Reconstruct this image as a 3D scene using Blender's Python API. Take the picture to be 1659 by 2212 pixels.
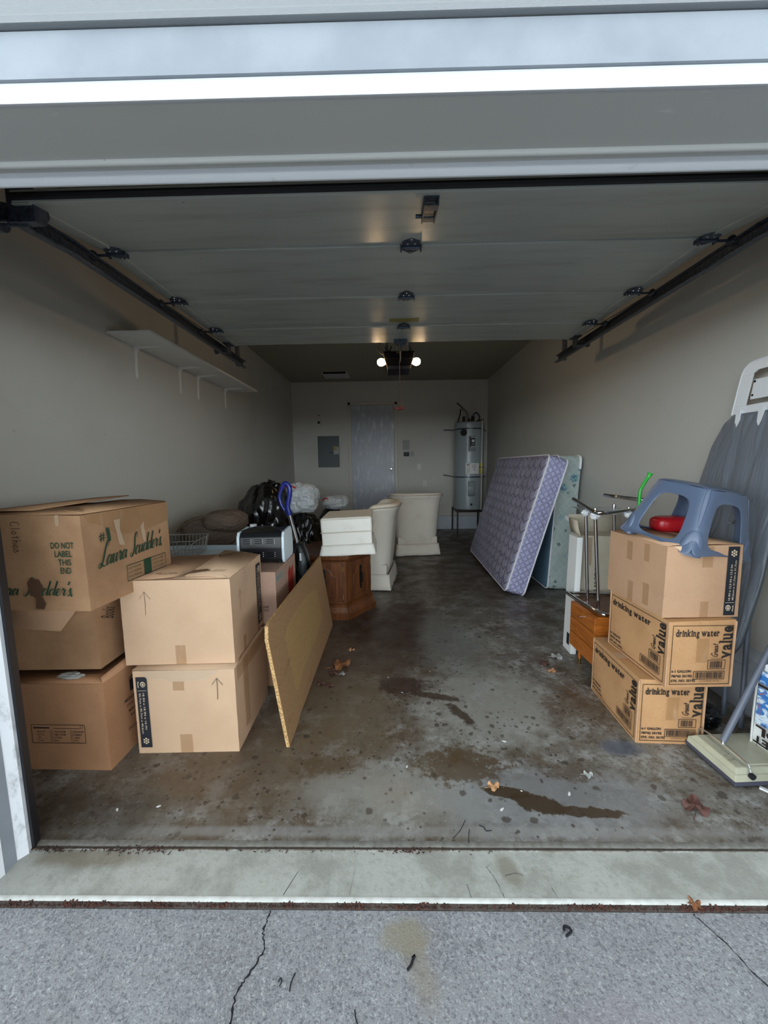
import bpy, bmesh, math, random
from mathutils import Vector, Matrix, noise, Quaternion
S = bpy.context.scene
for o in list(bpy.data.objects): bpy.data.objects.remove(o)
C = S.collection
R = math.radians
random.seed(7)

# ---------------- camera, world, lights, exposure ----------------
cd = bpy.data.cameras.new('camera'); cam = bpy.data.objects.new('camera', cd); C.objects.link(cam)
cd.sensor_fit = 'HORIZONTAL'; cd.sensor_width = 36.0; cd.lens = 36.0*850/1659; cd.clip_start = .02; cd.clip_end = 200
cr, cu, cf = Vector((0.99976446, 0.01693955, -0.01356734)), Vector((0.01149729, 0.11682448, 0.99308602)), Vector((-0.01840743, 0.9930081, -0.11660221))
cam.matrix_world = Matrix(((cr.x, cu.x, -cf.x, 0), (cr.y, cu.y, -cf.y, 0), (cr.z, cu.z, -cf.z, 1.28), (0, 0, 0, 1)))
S.camera = cam
S.view_settings.view_transform = 'Standard'; S.view_settings.look = 'None'
S.view_settings.exposure = 0.45; S.view_settings.gamma = 1.0; S.view_settings.use_curve_mapping = False
W = bpy.data.worlds.new('overcast_sky'); S.world = W; W.use_nodes = True
wn, wl = W.node_tree.nodes, W.node_tree.links
bgn = wn['Background']; bgn.inputs['Strength'].default_value = 1.0
tc = wn.new('ShaderNodeTexCoord'); sp = wn.new('ShaderNodeSeparateXYZ'); wl.new(tc.outputs['Generated'], sp.inputs[0])
def wmath(op, a, b):
    n = wn.new('ShaderNodeMath'); n.operation = op
    for i, x in enumerate((a, b)):
        if isinstance(x, (int, float)): n.inputs[i].default_value = x
        else: wl.new(x, n.inputs[i])
    return n.outputs[0]
lr = wmath('MULTIPLY', sp.outputs['X'], -1.2)            # sky is more open on the left of the drive
mrn = wn.new('ShaderNodeMapRange'); mrn.interpolation_type = 'SMOOTHSTEP'; wl.new(sp.outputs['Z'], mrn.inputs[0])
for i_, v_ in enumerate((0.0, .28, 7.5, 1.25)): mrn.inputs[i_+1].default_value = v_    # bright band low over the street, duller overhead
st = wmath('MAXIMUM', wmath('ADD', lr, mrn.outputs[0]), .3)
wm = wn.new('ShaderNodeMix'); wm.data_type = 'RGBA'; wm.inputs[0].default_value = 1; wm.blend_type = 'MULTIPLY'
wm.inputs[6].default_value = (.86, .95, 1.0, 1); wl.new(st, wm.inputs[7]); wl.new(wm.outputs[2], bgn.inputs['Color'])

# ---------------- materials ----------------
def lin(c):
    return tuple(((x/255)/12.92 if x/255 <= .04045 else ((x/255+.055)/1.055)**2.4) for x in c)+(1,)
class Mat:
    def __init__(s, name, col, rough=.6, metal=0, spec=.5):
        s.m = bpy.data.materials.new(name); s.m.use_nodes = True
        s.n, s.l = s.m.node_tree.nodes, s.m.node_tree.links
        s.b = s.n['Principled BSDF']; s.b.inputs['Base Color'].default_value = lin(col)
        s.b.inputs['Roughness'].default_value = rough; s.b.inputs['Metallic'].default_value = metal
        s.b.inputs['Specular IOR Level'].default_value = spec
        s.tc = s.n.new('ShaderNodeTexCoord'); s.col = lin(col); s.cur = None; s.nrm = None
    def vec(s, scale=(1, 1, 1), rot=(0, 0, 0), loc=(0, 0, 0)):
        mp = s.n.new('ShaderNodeMapping'); mp.inputs['Scale'].default_value = scale
        mp.inputs['Rotation'].default_value = rot; mp.inputs['Location'].default_value = loc
        s.l.new(s.tc.outputs['Object'], mp.inputs[0]); return mp.outputs[0]
    def noise(s, sc=5, det=4, rough=.55, scale=(1, 1, 1), dist=0, rot=(0, 0, 0)):
        n = s.n.new('ShaderNodeTexNoise'); n.inputs['Scale'].default_value = sc; n.inputs['Detail'].default_value = det
        n.inputs['Roughness'].default_value = rough; n.inputs['Distortion'].default_value = dist
        s.l.new(s.vec(scale, rot), n.inputs['Vector']); return n.outputs['Fac']
    def vor(s, sc=5, feat='F1', scale=(1, 1, 1), rot=(0, 0, 0), rnd=1, out='Distance'):
        n = s.n.new('ShaderNodeTexVoronoi'); n.inputs['Scale'].default_value = sc; n.feature = feat
        n.inputs['Randomness'].default_value = rnd
        s.l.new(s.vec(scale, rot), n.inputs['Vector']); return n.outputs[out]
    def math(s, op, a, b=0.0, clamp=False):
        n = s.n.new('ShaderNodeMath'); n.operation = op; n.use_clamp = clamp
        for i, x in enumerate((a, b)):
            if isinstance(x, (int, float)): n.inputs[i].default_value = x
            else: s.l.new(x, n.inputs[i])
        return n.outputs[0]
    def mr(s, x, a, b, c=0., d=1., smooth=True):
        n = s.n.new('ShaderNodeMapRange'); n.interpolation_type = 'SMOOTHSTEP' if smooth else 'LINEAR'
        s.l.new(x, n.inputs[0])
        for i, v in enumerate((a, b, c, d)): n.inputs[i+1].default_value = v
        return n.outputs[0]
    def mix(s, fac, col, mode='MIX', amt=1):
        n = s.n.new('ShaderNodeMix'); n.data_type = 'RGBA'; n.blend_type = mode
        if isinstance(fac, (int, float)): n.inputs[0].default_value = fac
        else:
            if amt != 1: fac = s.math('MULTIPLY', fac, amt)
            s.l.new(fac, n.inputs[0])
        if s.cur is None: n.inputs[6].default_value = s.col
        else: s.l.new(s.cur, n.inputs[6])
        n.inputs[7].default_value = lin(col)
        s.cur = n.outputs[2]; s.l.new(s.cur, s.b.inputs['Base Color']); return s
    def bump(s, h, strength=.3, dist=.002):
        n = s.n.new('ShaderNodeBump'); n.inputs['Strength'].default_value = strength; n.inputs['Distance'].default_value = dist
        s.l.new(h, n.inputs['Height'])
        if s.nrm is not None: s.l.new(s.nrm, n.inputs['Normal'])
        s.nrm = n.outputs[0]; s.l.new(s.nrm, s.b.inputs['Normal']); return s
    def rough(s, x): s.l.new(x, s.b.inputs['Roughness']); return s
    def xyz(s, which):
        n = s.n.new('ShaderNodeSeparateXYZ'); s.l.new(s.tc.outputs['Object'], n.inputs[0]); return n.outputs[which]
MM = {}
def simple(name, col, rough=.6, metal=0, spec=.5, nz=None, bz=None):
    m = Mat(name, col, rough, metal, spec)
    if nz: m.mix(m.mr(m.noise(nz[0], 5), .3, .75), nz[1], amt=nz[2])
    if bz: m.bump(m.noise(bz[0], 4), bz[1], bz[2])
    MM[name] = m.m; return m

# paint and plaster
m = simple('wall_paint', (198, 196, 189), .55, bz=(160, .12, .0012)); m.mix(m.mr(m.noise(1.3, 4), .45, .75), (184, 181, 172), amt=.5)
m.mix(m.mr(m.noise(26, 5), .68, .74), (150, 146, 136), amt=.35)
m = simple('ceiling_paint', (158, 156, 140), .7, bz=(90, .2, .002))
m = simple('stem_paint', (188, 196, 208), .5, bz=(60, .15, .0015)); m.mix(m.mr(m.noise(9, 5), .6, .75), (140, 143, 148), amt=.5)
m = simple('soffit_paint', (192, 194, 190), .4, bz=(40, .08, .001)); m.mix(m.mr(m.noise(30, 6, .6, (.25, 1, 1)), .66, .74), (222, 224, 220), amt=.5); m.mix(m.mr(m.vor(16, scale=(1, 1, 1)), .05, .02), (90, 90, 90), amt=.4)
m = simple('trim_white', (204, 208, 212), .45, bz=(70, .12, .001)); m.mix(m.mr(m.noise(22, 6), .66, .8), (150, 150, 150), amt=.4)
m = simple('jamb_white', (228, 231, 236), .45, bz=(70, .12, .001)); m.mix(m.mr(m.noise(14, 7, .7, (1, 1, .5)), .52, .72), (120, 120, 122), amt=.75)
m = simple('siding', (148, 155, 163), .6, bz=(300, .35, .0015)); m.mix(m.mr(m.noise(4, 5), .4, .7), (126, 133, 142), amt=.6)
m = simple('siding_rough', (138, 142, 145), .7); m.bump(m.noise(220, 6, .7, (.45, 1, 1)), .6, .003)
m = simple('door_section', (172, 177, 171), .27); m.mix(m.mr(m.noise(7, 6, .6, (.2, 1.4, 1)), .42, .75), (150, 154, 147), amt=.7)
m.mix(m.mr(m.noise(38, 5, .6, (.5, 1, 1)), .72, .78), (92, 84, 72), amt=.7)
m.bump(m.noise(150, 4, .6, (.12, 1, 1)), .3, .0012)
m = simple('back_door_paint', (168, 174, 186), .38); m.mix(m.mr(m.noise(6, 6, .65, (2.4, 1, .8)), .5, .72), (216, 224, 232), amt=.8)
m = simple('rubber_black', (22, 24, 30), .5)
m = simple('shelf_white', (232, 232, 226), .5); simple('panel_grey', (78, 88, 92), .45)
m = simple('casing_paint', (196, 192, 180), .45)
m = simple('hole_black', (6, 6, 7), .9, spec=0.1)
# metals
m = simple('galv_dark', (80, 90, 106), .42, .6); m.mix(m.mr(m.noise(60, 5), .4, .7), (44, 48, 56), amt=.8)
m = simple('galv', (138, 142, 148), .4, .8); m.mix(m.mr(m.noise(70, 5), .45, .7), (92, 94, 98), amt=.7)
simple('chrome', (214, 216, 220), .12, 1)
simple('brass', (190, 150, 80), .3, 1)
simple('aluminium', (205, 207, 210), .35, .85)
simple('iron_black', (34, 30, 28), .45, .6)
simple('steel_wire', (200, 200, 198), .3, .9)
# plastic
simple('black_plastic', (22, 24, 28), .35); simple('black_gloss', (10, 11, 14), .18)
simple('white_plastic', (232, 235, 238), .35); simple('outlet_plastic', (212, 210, 202), .4)
m = simple('stool_plastic', (88, 102, 126), .3); m.bump(m.noise(260, 3), .12, .0006); m.mix(m.mr(m.noise(9, 5), .55, .75), (112, 124, 146), amt=.5)
simple('red_plastic', (170, 22, 32), .3); simple('dark_red', (110, 18, 20), .6); simple('opener_black', (14, 14, 16), .75, spec=.15); simple('opener_grey', (44, 46, 54), .7, spec=.2); simple('green_plastic', (60, 190, 70), .25)
simple('blue_grip', (28, 42, 128), .25); simple('grey_pole', (96, 102, 116), .4)
simple('sweeper_shell', (188, 186, 164), .38, nz=(18, (160, 162, 140), .5)); simple('sweeper_rim', (70, 70, 84), .5)
simple('jug_plastic', (128, 160, 182), .3); simple('toaster_side', (206, 222, 232), .3)
simple('paper_white', (226, 228, 226), .7); simple('paper_grey', (168, 170, 168), .7); simple('label_yellow', (208, 198, 40), .5); simple('old_yellow', (150, 142, 78), .6)
simple('label_black', (28, 31, 40), .6, nz=(60, (44, 46, 54), .4)); simple('ink_black', (34, 28, 26), .7); simple('ink_green', (30, 64, 44), .7)
simple('ink_cream', (214, 196, 168), .7); simple('ink_red', (168, 44, 34), .6); simple('ink_brown', (84, 58, 40), .8); simple('ink_blue', (40, 104, 176), .6)
# glass / bulbs
g = Mat('frosted_glass', (214, 214, 206), .25); g.b.inputs['Transmission Weight'].default_value = .55; MM['frosted_glass'] = g.m
bulb = Mat('bulb_glow', (255, 214, 150), .4); bulb.b.inputs['Emission Color'].default_value = (1, .68, .32, 1); bulb.b.inputs['Emission Strength'].default_value = 30; MM['bulb_glow'] = bulb.m
# cardboard
def card(name, col, dark, amt=.6, fl=(0, 0, 1)):
    m = Mat(name, col, .72, spec=.3)
    m.mix(m.mr(m.noise(3.5, 6, .6), .35, .75), dark, amt=amt)
    m.mix(m.mr(m.noise(170, 4), .5, .8), dark, amt=.55)
    m.bump(m.noise(5, 3), .25, .01); m.bump(m.noise(120, 3, .5, (1, 1, .15)), .12, .0006); MM[name] = m.m
card('cardboard', (190, 153, 122), (166, 130, 100)); card('cardboard_light', (206, 174, 144), (188, 154, 124)); card('cardboard_brown', (174, 130, 96), (142, 102, 72))
card('cardboard_worn', (176, 138, 104), (138, 104, 76), .8); card('cardboard_pale', (206, 198, 180), (178, 166, 146)); card('cardboard_pink', (184, 152, 134), (160, 128, 112))
card('cardboard_water', (194, 150, 106), (160, 116, 78), .8)
m = Mat('packing_tape', (176, 134, 88), .22); m.b.inputs['Alpha'].default_value = .34; m.mix(m.mr(m.noise(26, 4, .6, (3, 3, .4)), .5, .7), (226, 206, 176), amt=.5); m.bump(m.noise(40, 4, .6, (2.5, 2.5, .3)), .6, .003); MM['packing_tape'] = m.m
m = Mat('clear_tape', (226, 206, 180), .15); m.b.inputs['Alpha'].default_value = .4; m.bump(m.noise(50, 4, .6, (1, 1, .25)), .8, .003); MM['clear_tape'] = m.m
# wood
m = Mat('cabinet_wood', (112, 66, 34), .32); m.mix(m.mr(m.noise(8, 6, .6, (3, 3, .35), 1.2), .35, .7), (66, 34, 16), amt=.85); m.mix(m.mr(m.noise(3, 4), .55, .75), (142, 88, 46), amt=.5); m.bump(m.noise(40, 4, .5, (3, 3, .3)), .1, .001); MM['cabinet_wood'] = m.m
m = Mat('honey_wood', (178, 104, 40), .3); m.mix(m.mr(m.noise(7, 6, .6, (1, 1, 5), 1.5), .4, .7), (132, 68, 24), amt=.8); MM['honey_wood'] = m.m
m = Mat('particle_board', (164, 128, 90), .75); m.mix(m.mr(m.noise(60, 6, .75), .45, .7), (116, 84, 56), amt=.6); m.mix(m.mr(m.noise(6, 6, .7, (1, .5, 2.5), 2, (.6, 0, 0)), .55, .7), (110, 78, 38), amt=.5)
m.bump(m.noise(220, 3), .25, .0008)
pu = m.n.new('ShaderNodeMapping'); m.l.new(m.tc.outputs['Object'], pu.inputs[0]); PB = m; MM['particle_board'] = m.m
m = Mat('particle_edge', (214, 182, 128), .8); m.mix(m.mr(m.vor(160), .25, .6), (150, 108, 62), amt=.8); m.bump(m.noise(300, 3), .5, .001); MM['particle_edge'] = m.m
m = Mat('board_pale_patch', (172, 138, 90), .75); m.mix(m.mr(m.noise(60, 6, .75), .45, .7), (136, 104, 62), amt=.6); m.mix(m.mr(m.noise(6, 6, .7, (1, .5, 2.5), 2, (.6, 0, 0)), .55, .7), (124, 94, 44), amt=.4); MM['board_pale_patch'] = m.m
# fabric
m = Mat('slipcover', (220, 213, 200), .85, spec=.2); m.mix(m.mr(m.noise(5, 6), .45, .75), (186, 175, 158), amt=.3); m.bump(m.noise(260, 3, .5, (1, 1, .3)), .3, .0008); m.bump(m.noise(9, 4, .5, (1, 1, .4), .6), .35, .01); MM['slipcover'] = m.m
m = Mat('slipcover_white', (240, 238, 230), .85, spec=.2); m.mix(m.mr(m.noise(7, 6), .5, .75), (208, 201, 188), amt=.3); m.bump(m.noise(260, 3, .5, (1, 1, .3)), .3, .0008); m.bump(m.noise(11, 4, .5), .25, .006); MM['slipcover_white'] = m.m
simple('piping_beige', (168, 158, 142), .8); simple('piping_white', (236, 236, 240), .6)
m = Mat('brown_fabric', (112, 98, 86), .8, spec=.25); m.mix(m.mr(m.noise(5, 5), .4, .7), (92, 80, 70), amt=.5); m.bump(m.noise(9, 3, .5, (1, 1, .5), .6), .5, .02); MM['brown_fabric'] = m.m
m = Mat('ironing_cover', (108, 114, 124), .45, spec=.5); m.b.inputs['Sheen Weight'].default_value = .2
m.bump(m.noise(8, 3, .5, (1, 1.6, .22), .6), .8, .03); m.bump(m.noise(600, 2), .15, .0005); MM['ironing_cover'] = m.m
m = Mat('bin_bag', (9, 10, 13), .2, spec=.8); m.bump(m.noise(9, 3, .5, (1, 1, .6), 1.0), .45, .02); MM['bin_bag'] = m.m
m = Mat('white_bag', (206, 212, 216), .3); m.mix(m.mr(m.noise(6, 5), .45, .7), (156, 166, 172), amt=.5); m.b.inputs['Transmission Weight'].default_value = .12; m.bump(m.noise(11, 5, .6, (1, 1, 1), 1.2), .9, .02); MM['white_bag'] = m.m
# mattress quilting: zigzag rows (object space: y along, z up)
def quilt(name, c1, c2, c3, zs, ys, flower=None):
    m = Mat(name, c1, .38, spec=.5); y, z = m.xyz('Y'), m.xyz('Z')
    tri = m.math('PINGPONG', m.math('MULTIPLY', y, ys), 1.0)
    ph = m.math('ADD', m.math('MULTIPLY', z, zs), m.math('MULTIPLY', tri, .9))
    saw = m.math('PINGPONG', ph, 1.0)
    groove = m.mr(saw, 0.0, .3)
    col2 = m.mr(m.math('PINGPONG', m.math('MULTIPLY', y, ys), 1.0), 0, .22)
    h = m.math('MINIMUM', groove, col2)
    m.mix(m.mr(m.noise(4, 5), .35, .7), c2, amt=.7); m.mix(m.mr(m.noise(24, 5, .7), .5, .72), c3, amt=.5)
    inv = m.math('SUBTRACT', 1.0, h); m.mix(inv, tuple(int(v*.62) for v in c1), amt=.45)  # shade in the quilting grooves put into the colour
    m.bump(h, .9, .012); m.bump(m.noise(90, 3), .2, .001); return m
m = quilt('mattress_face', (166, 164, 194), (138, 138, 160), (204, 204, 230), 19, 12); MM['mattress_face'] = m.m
def scales(name, c1, c2, sc, fl, ft=(.4, .3)):
    m = Mat(name, c1, .4); v = m.vor(sc, 'DISTANCE_TO_EDGE', scale=(1, 1, 1), rnd=.15, rot=(0, .785, 0))
    m.mix(m.mr(m.noise(14, 5), .4, .7), c2, amt=.7); m.mix(m.mr(v, .1, .0), tuple(int(x*.72) for x in c1), amt=.6)
    f = m.vor(3.2, 'F1'); d = m.vor(44, 'F1')
    msk = m.math('MULTIPLY', m.mr(m.math('ADD', f, m.math('MULTIPLY', d, .1)), .26, .2), 1.0)
    m.mix(msk, fl[0], amt=.85)
    m.mix(m.math('MULTIPLY', m.mr(d, .42, .15), msk), fl[1], amt=.8)
    m.bump(m.mr(v, 0, .25), .8, .01); return m
m = scales('mattress_border', (184, 184, 220), (164, 162, 204), 22, ((152, 196, 236), (200, 222, 244))); MM['mattress_border'] = m.m
m = Mat('spring_floral', (176, 190, 186), .5)
v = m.vor(20, 'DISTANCE_TO_EDGE', rnd=.3, scale=(1, 1, .8), rot=(0, .785, 0)); m.mix(m.mr(v, .1, .03), (200, 210, 206), amt=.5); m.mix(m.mr(m.noise(6, 5), .45, .7), (156, 172, 170), amt=.6)
f = m.vor(6.5, 'F1'); d = m.vor(50, 'F1'); msk = m.mr(m.math('ADD', f, m.math('MULTIPLY', d, .3)), .46, .40)
m.mix(msk, (66, 122, 138), amt=.9); m.mix(m.math('MULTIPLY', m.mr(d, .5, .3), msk), (170, 196, 204), amt=.9)
f2 = m.vor(11, 'F1'); m.mix(m.mr(m.math('ADD', f2, m.math('MULTIPLY', m.noise(60, 3), .5)), .46, .42), (70, 96, 96), amt=.8); MM['spring_floral'] = m.m
m = Mat('spring_face', (86, 114, 132), .6); w = m.mr(m.noise(14, 2, .5, (1, 3, .5), 2), .4, .6); m.mix(w, (104, 134, 150), amt=.6); MM['spring_face'] = m.m
# heater
m = Mat('tank_enamel', (150, 160, 164), .3); m.mix(m.mr(m.noise(5, 4), .5, .8), (136, 145, 148), amt=.5); MM['tank_enamel'] = m.m
# pool box picture
m = Mat('pool_picture', (56, 120, 190), .35); m.mix(m.mr(m.noise(16, 4, .5, (1, 1, 2), 1), .45, .55), (214, 230, 240), amt=1); m.mix(m.mr(m.noise(21, 3, .5, (1, 1, 1), .5), .6, .66), (176, 96, 66), amt=1); m.mix(m.mr(m.noise(12, 3, .5, (1, 2, 1)), .62, .7), (26, 44, 84), amt=1); MM['pool_picture'] = m.m
m = Mat('dry_leaf', (150, 100, 62), .7); m.mix(m.mr(m.noise(60, 5), .4, .7), (96, 56, 36), amt=.8); MM['dry_leaf'] = m.m
m = Mat('tan_leaf', (206, 160, 116), .7); m.mix(m.mr(m.noise(60, 5), .4, .7), (160, 110, 74), amt=.7); MM['tan_leaf'] = m.m
m = Mat('red_leaf', (104, 72, 64), .7); m.mix(m.mr(m.noise(60, 5), .4, .7), (70, 38, 34), amt=.7); MM['red_leaf'] = m.m
simple('moss', (48, 34, 28), .9, nz=(60, (96, 50, 38), .7))
simple('crack_dark', (44, 44, 48), .95, spec=.1)
# concrete floor inside, with its stains
def stain(m, x, y, rx, ry, rot, col, amt, soft=.5, warp=.5, nsc=9):
    mp = m.n.new('ShaderNodeMapping'); mp.vector_type = 'TEXTURE'
    mp.inputs['Location'].default_value = (x, y, 0); mp.inputs['Rotation'].default_value = (0, 0, R(rot)); mp.inputs['Scale'].default_value = (rx, ry, 1e3)
    m.l.new(m.tc.outputs['Object'], mp.inputs[0])
    ln = m.n.new('ShaderNodeVectorMath'); ln.operation = 'LENGTH'; m.l.new(mp.outputs[0], ln.inputs[0])
    if nsc not in m.cache: m.cache[nsc] = m.noise(nsc, 7, .68)
    dd = m.math('ADD', ln.outputs['Value'], m.math('MULTIPLY', m.math('SUBTRACT', m.cache[nsc], .5), warp*3))
    m.mix(m.mr(dd, 1+soft/2, 1-soft/2), col, amt=amt)
m = Mat('garage_concrete', (128, 126, 119), .42, spec=.45); m.cache = {}
m.mix(m.mr(m.noise(2.2, 8, .7), .42, .6), (98, 86, 72), amt=.85)
m.mix(m.mr(m.noise(6, 9, .75), .48, .62), (172, 174, 172), amt=.7); m.mix(m.mr(m.noise(9, 9, .75, dist=.6), .52, .62), (82, 68, 52), amt=.7)
m.mix(m.mr(m.noise(34, 8, .75), .5, .62), (76, 66, 56), amt=.65)
for a in [(.15, 5.5, 1.9, 2.0, 0, (70, 58, 50), .75, 1.0, .3, 3), (-.25, 2.7, .55, .9, 0, (82, 64, 50), .75, .9, .5, 3), (.1, 3.0, .4, .55, 10, (58, 38, 34), .75, .9, .5, 5),
          (-.65, 1.55, .5, .25, 0, (104, 88, 70), .7, 1, .5, 5), (-.3, 1.95, .3, .35, 0, (112, 98, 76), .6, 1, .4, 5),
          (.52, 2.0, .34, .34, 0, (160, 160, 154), .75, .9, .7, 9), (.05, 1.42, .36, .14, 0, (156, 156, 150), .65, .9, .5, 5), (.42, 2.75, .22, .5, 0, (134, 138, 136), .6, .9, .5, 5), (.62, 1.38, .4, .16, 0, (140, 144, 148), .6, .9, .5, 5),
          (.06, 2.17, .13, .10, 0, (60, 40, 36), .8, .6, .7, 25), (.22, 2.07, .16, .03, -18, (62, 44, 34), .85, .5, .8, 25), (.35, 1.9, .11, .03, -60, (62, 44, 34), .85, .5, .8, 25),
          (.28, 1.56, .17, .10, 0, (84, 66, 44), .8, .5, 1.3, 25), (.44, 1.415, .09, .028, -8, (66, 52, 34), .95, .2, .22, 25), (.55, 1.36, .1, .042, -16, (64, 50, 32), .95, .2, .5, 25), (.72, 1.325, .13, .022, -3, (66, 52, 36), .9, .2, .6, 25),
          (1.0, 1.98, .2, .16, 0, (92, 74, 54), .6, .9, 1.2, 25), (.74, 1.52, .1, .05, 0, (82, 66, 46), .6, .5, 1.3, 25), (-.28, 1.56, .12, .06, 0, (92, 74, 52), .6, .5, 1.5, 25), (1.03, 1.66, .09, .05, 0, (76, 90, 112), .7, .9, .2, 9),
          (0, 1.245, 1.5, .02, 0, (150, 150, 148), .55, .9, .1, 9), (-1.2, 1.3, .3, .12, 0, (70, 64, 56), .7, .9, .5, 9)]:
    stain(m, *a)
sp1 = m.vor(13, 'F1'); m.mix(m.math('MULTIPLY', m.mr(m.math('ADD', sp1, m.math('MULTIPLY', m.cache[25], .6)), .50, .43), m.mr(m.noise(3, 2), .38, .5)), (62, 54, 46), amt=.7)
sp2 = m.vor(27, 'F1'); m.mix(m.math('MULTIPLY', m.mr(m.math('ADD', sp2, m.math('MULTIPLY', m.cache[25], .6)), .50, .44), m.mr(m.noise(2.4, 2), .42, .52)), (56, 48, 42), amt=.7)
sp3 = m.vor(34, 'F1'); m.mix(m.mr(sp3, .07, .03), (220, 218, 210), amt=.7)
ed = m.vor(9, 'DISTANCE_TO_EDGE'); m.mix(m.mr(ed, .006, .0), (70, 62, 54), amt=.08)
m.rough(m.mr(m.noise(4, 5), .35, .7, .3, .62)); m.bump(m.noise(70, 6, .65), .2, .002); MM['garage_concrete'] = m.m
m = Mat('apron_concrete', (182, 184, 178), .75); m.cache = {}; m.mix(m.mr(m.noise(5, 8, .7), .42, .62), (152, 153, 146), amt=.9); m.mix(m.mr(m.noise(45, 7, .75), .5, .66), (146, 146, 138), amt=.5); m.mix(m.mr(m.noise(22, 7, .7), .6, .74), (128, 124, 112), amt=.5)
for a in [(-1.0, 1.15, .2, .03, 0, (120, 108, 84), .6, .9, .5, 9), (.36, 1.12, .03, .05, 20, (132, 128, 112), .7, .8, .4, 9), (-.02, 1.05, 1.6, .0, 0, (90, 88, 84), .0, .1, .1, 9)]: stain(m, *a)
m.bump(m.noise(120, 5), .35, .002); MM['apron_concrete'] = m.m
simple('apron_edge', (206, 208, 204), .8, nz=(30, (170, 170, 164), .7)); simple('lip_concrete', (140, 140, 134), .7, nz=(40, (100, 96, 88), .7)); simple('groove_dirt', (70, 64, 58), .9, nz=(60, (44, 34, 30), .8))
m = Mat('driveway_concrete', (160, 162, 166), .85); m.cache = {}
m.mix(m.mr(m.noise(3, 6, .6), .4, .7), (140, 138, 142), amt=.7)
m.mix(m.mr(m.noise(120, 4, .8), .5, .6), (96, 98, 104), amt=.7); m.mix(m.mr(m.noise(105, 4, .8, rot=(0, 0, 1)), .54, .62), (196, 200, 202), amt=.7); m.mix(m.mr(m.noise(30, 6, .75), .55, .68), (126, 126, 130), amt=.6)
for a in [(.03, .95, .06, .045, 0, (150, 144, 124), .75, .8, .5, 25), (.06, .88, .035, .09, 20, (152, 144, 128), .55, .9, .5, 25), (.58, .74, .2, .09, 0, (170, 160, 170), .3, 1, .5, 9)]: stain(m, *a)
m.bump(m.noise(190, 5, .7), .9, .004); MM['driveway_concrete'] = m.m

# ---------------- mesh helpers ----------------
def nb(): return bmesh.new()
def xf(bm, vs, mat):
    bmesh.ops.transform(bm, matrix=mat, verts=vs)
def TR(loc=(0, 0, 0), rot=(0, 0, 0)):
    return Matrix.Translation(loc) @ Matrix.Rotation(rot[2], 4, 'Z') @ Matrix.Rotation(rot[1], 4, 'Y') @ Matrix.Rotation(rot[0], 4, 'X')
def merge(dst, src, mat=None):
    if mat is not None: src.transform(mat)
    me = bpy.data.meshes.new('tmp'); src.to_mesh(me); dst.from_mesh(me); bpy.data.meshes.remove(me); src.free()
def box(bm, x0, y0, z0, x1, y1, z1, bev=0, seg=2, mat=None):
    t = nb(); bmesh.ops.create_cube(t, size=1)
    xf(t, t.verts, Matrix.Translation(((x0+x1)/2, (y0+y1)/2, (z0+z1)/2)) @ Matrix.Diagonal((abs(x1-x0), abs(y1-y0), abs(z1-z0), 1)))
    if bev: bmesh.ops.bevel(t, geom=t.edges[:], offset=bev, segments=seg, profile=.5, affect='EDGES', clamp_overlap=True)
    merge(bm, t, mat)
def hexa(bm, p, bev=0, seg=2):
    """p: 4 bottom points then 4 top points, both counter-clockwise"""
    t = nb(); v = [t.verts.new(q) for q in p]
    for f in ((3, 2, 1, 0), (4, 5, 6, 7), (0, 1, 5, 4), (1, 2, 6, 5), (2, 3, 7, 6), (3, 0, 4, 7)): t.faces.new([v[i] for i in f])
    bmesh.ops.recalc_face_normals(t, faces=t.faces[:])
    if bev: bmesh.ops.bevel(t, geom=t.edges[:], offset=bev, segments=seg, profile=.5, affect='EDGES', clamp_overlap=True)
    merge(bm, t)
def prism(bm, pts, a, b, plane='XY', bev=0, mat=None):
    """polygon pts (2D) extruded a..b along the third axis"""
    def P(u, v, w): return {'XY': (u, v, w), 'XZ': (u, w, v), 'YZ': (w, u, v)}[plane]
    t = nb(); lo = [t.verts.new(P(u, v, a)) for u, v in pts]; hi = [t.verts.new(P(u, v, b)) for u, v in pts]; n = len(pts)
    t.faces.new(lo[::-1]); t.faces.new(hi)
    for i in range(n): t.faces.new((lo[i], lo[(i+1) % n], hi[(i+1) % n], hi[i]))
    bmesh.ops.recalc_face_normals(t, faces=t.faces[:])
    if bev: bmesh.ops.bevel(t, geom=t.edges[:], offset=bev, segments=2, profile=.5, affect='EDGES', clamp_overlap=True)
    merge(bm, t, mat)
def smooth_path(pts, k=6, closed=False):
    P = [Vector(p) for p in pts]; n = len(P); out = []
    if n < 3: return P
    for i in range(n if closed else n-1):
        g = (lambda j: P[j % n]) if closed else (lambda j: P[max(0, min(n-1, j))])
        a, b, c, d = g(i-1), g(i), g(i+1), g(i+2)
        for s in range(k):
            t = s/k; out.append(.5*((2*b)+(c-a)*t+(2*a-5*b+4*c-d)*t*t+(3*b-3*c+d-a)*t**3))
    if not closed: out.append(P[-1])
    return out
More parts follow.
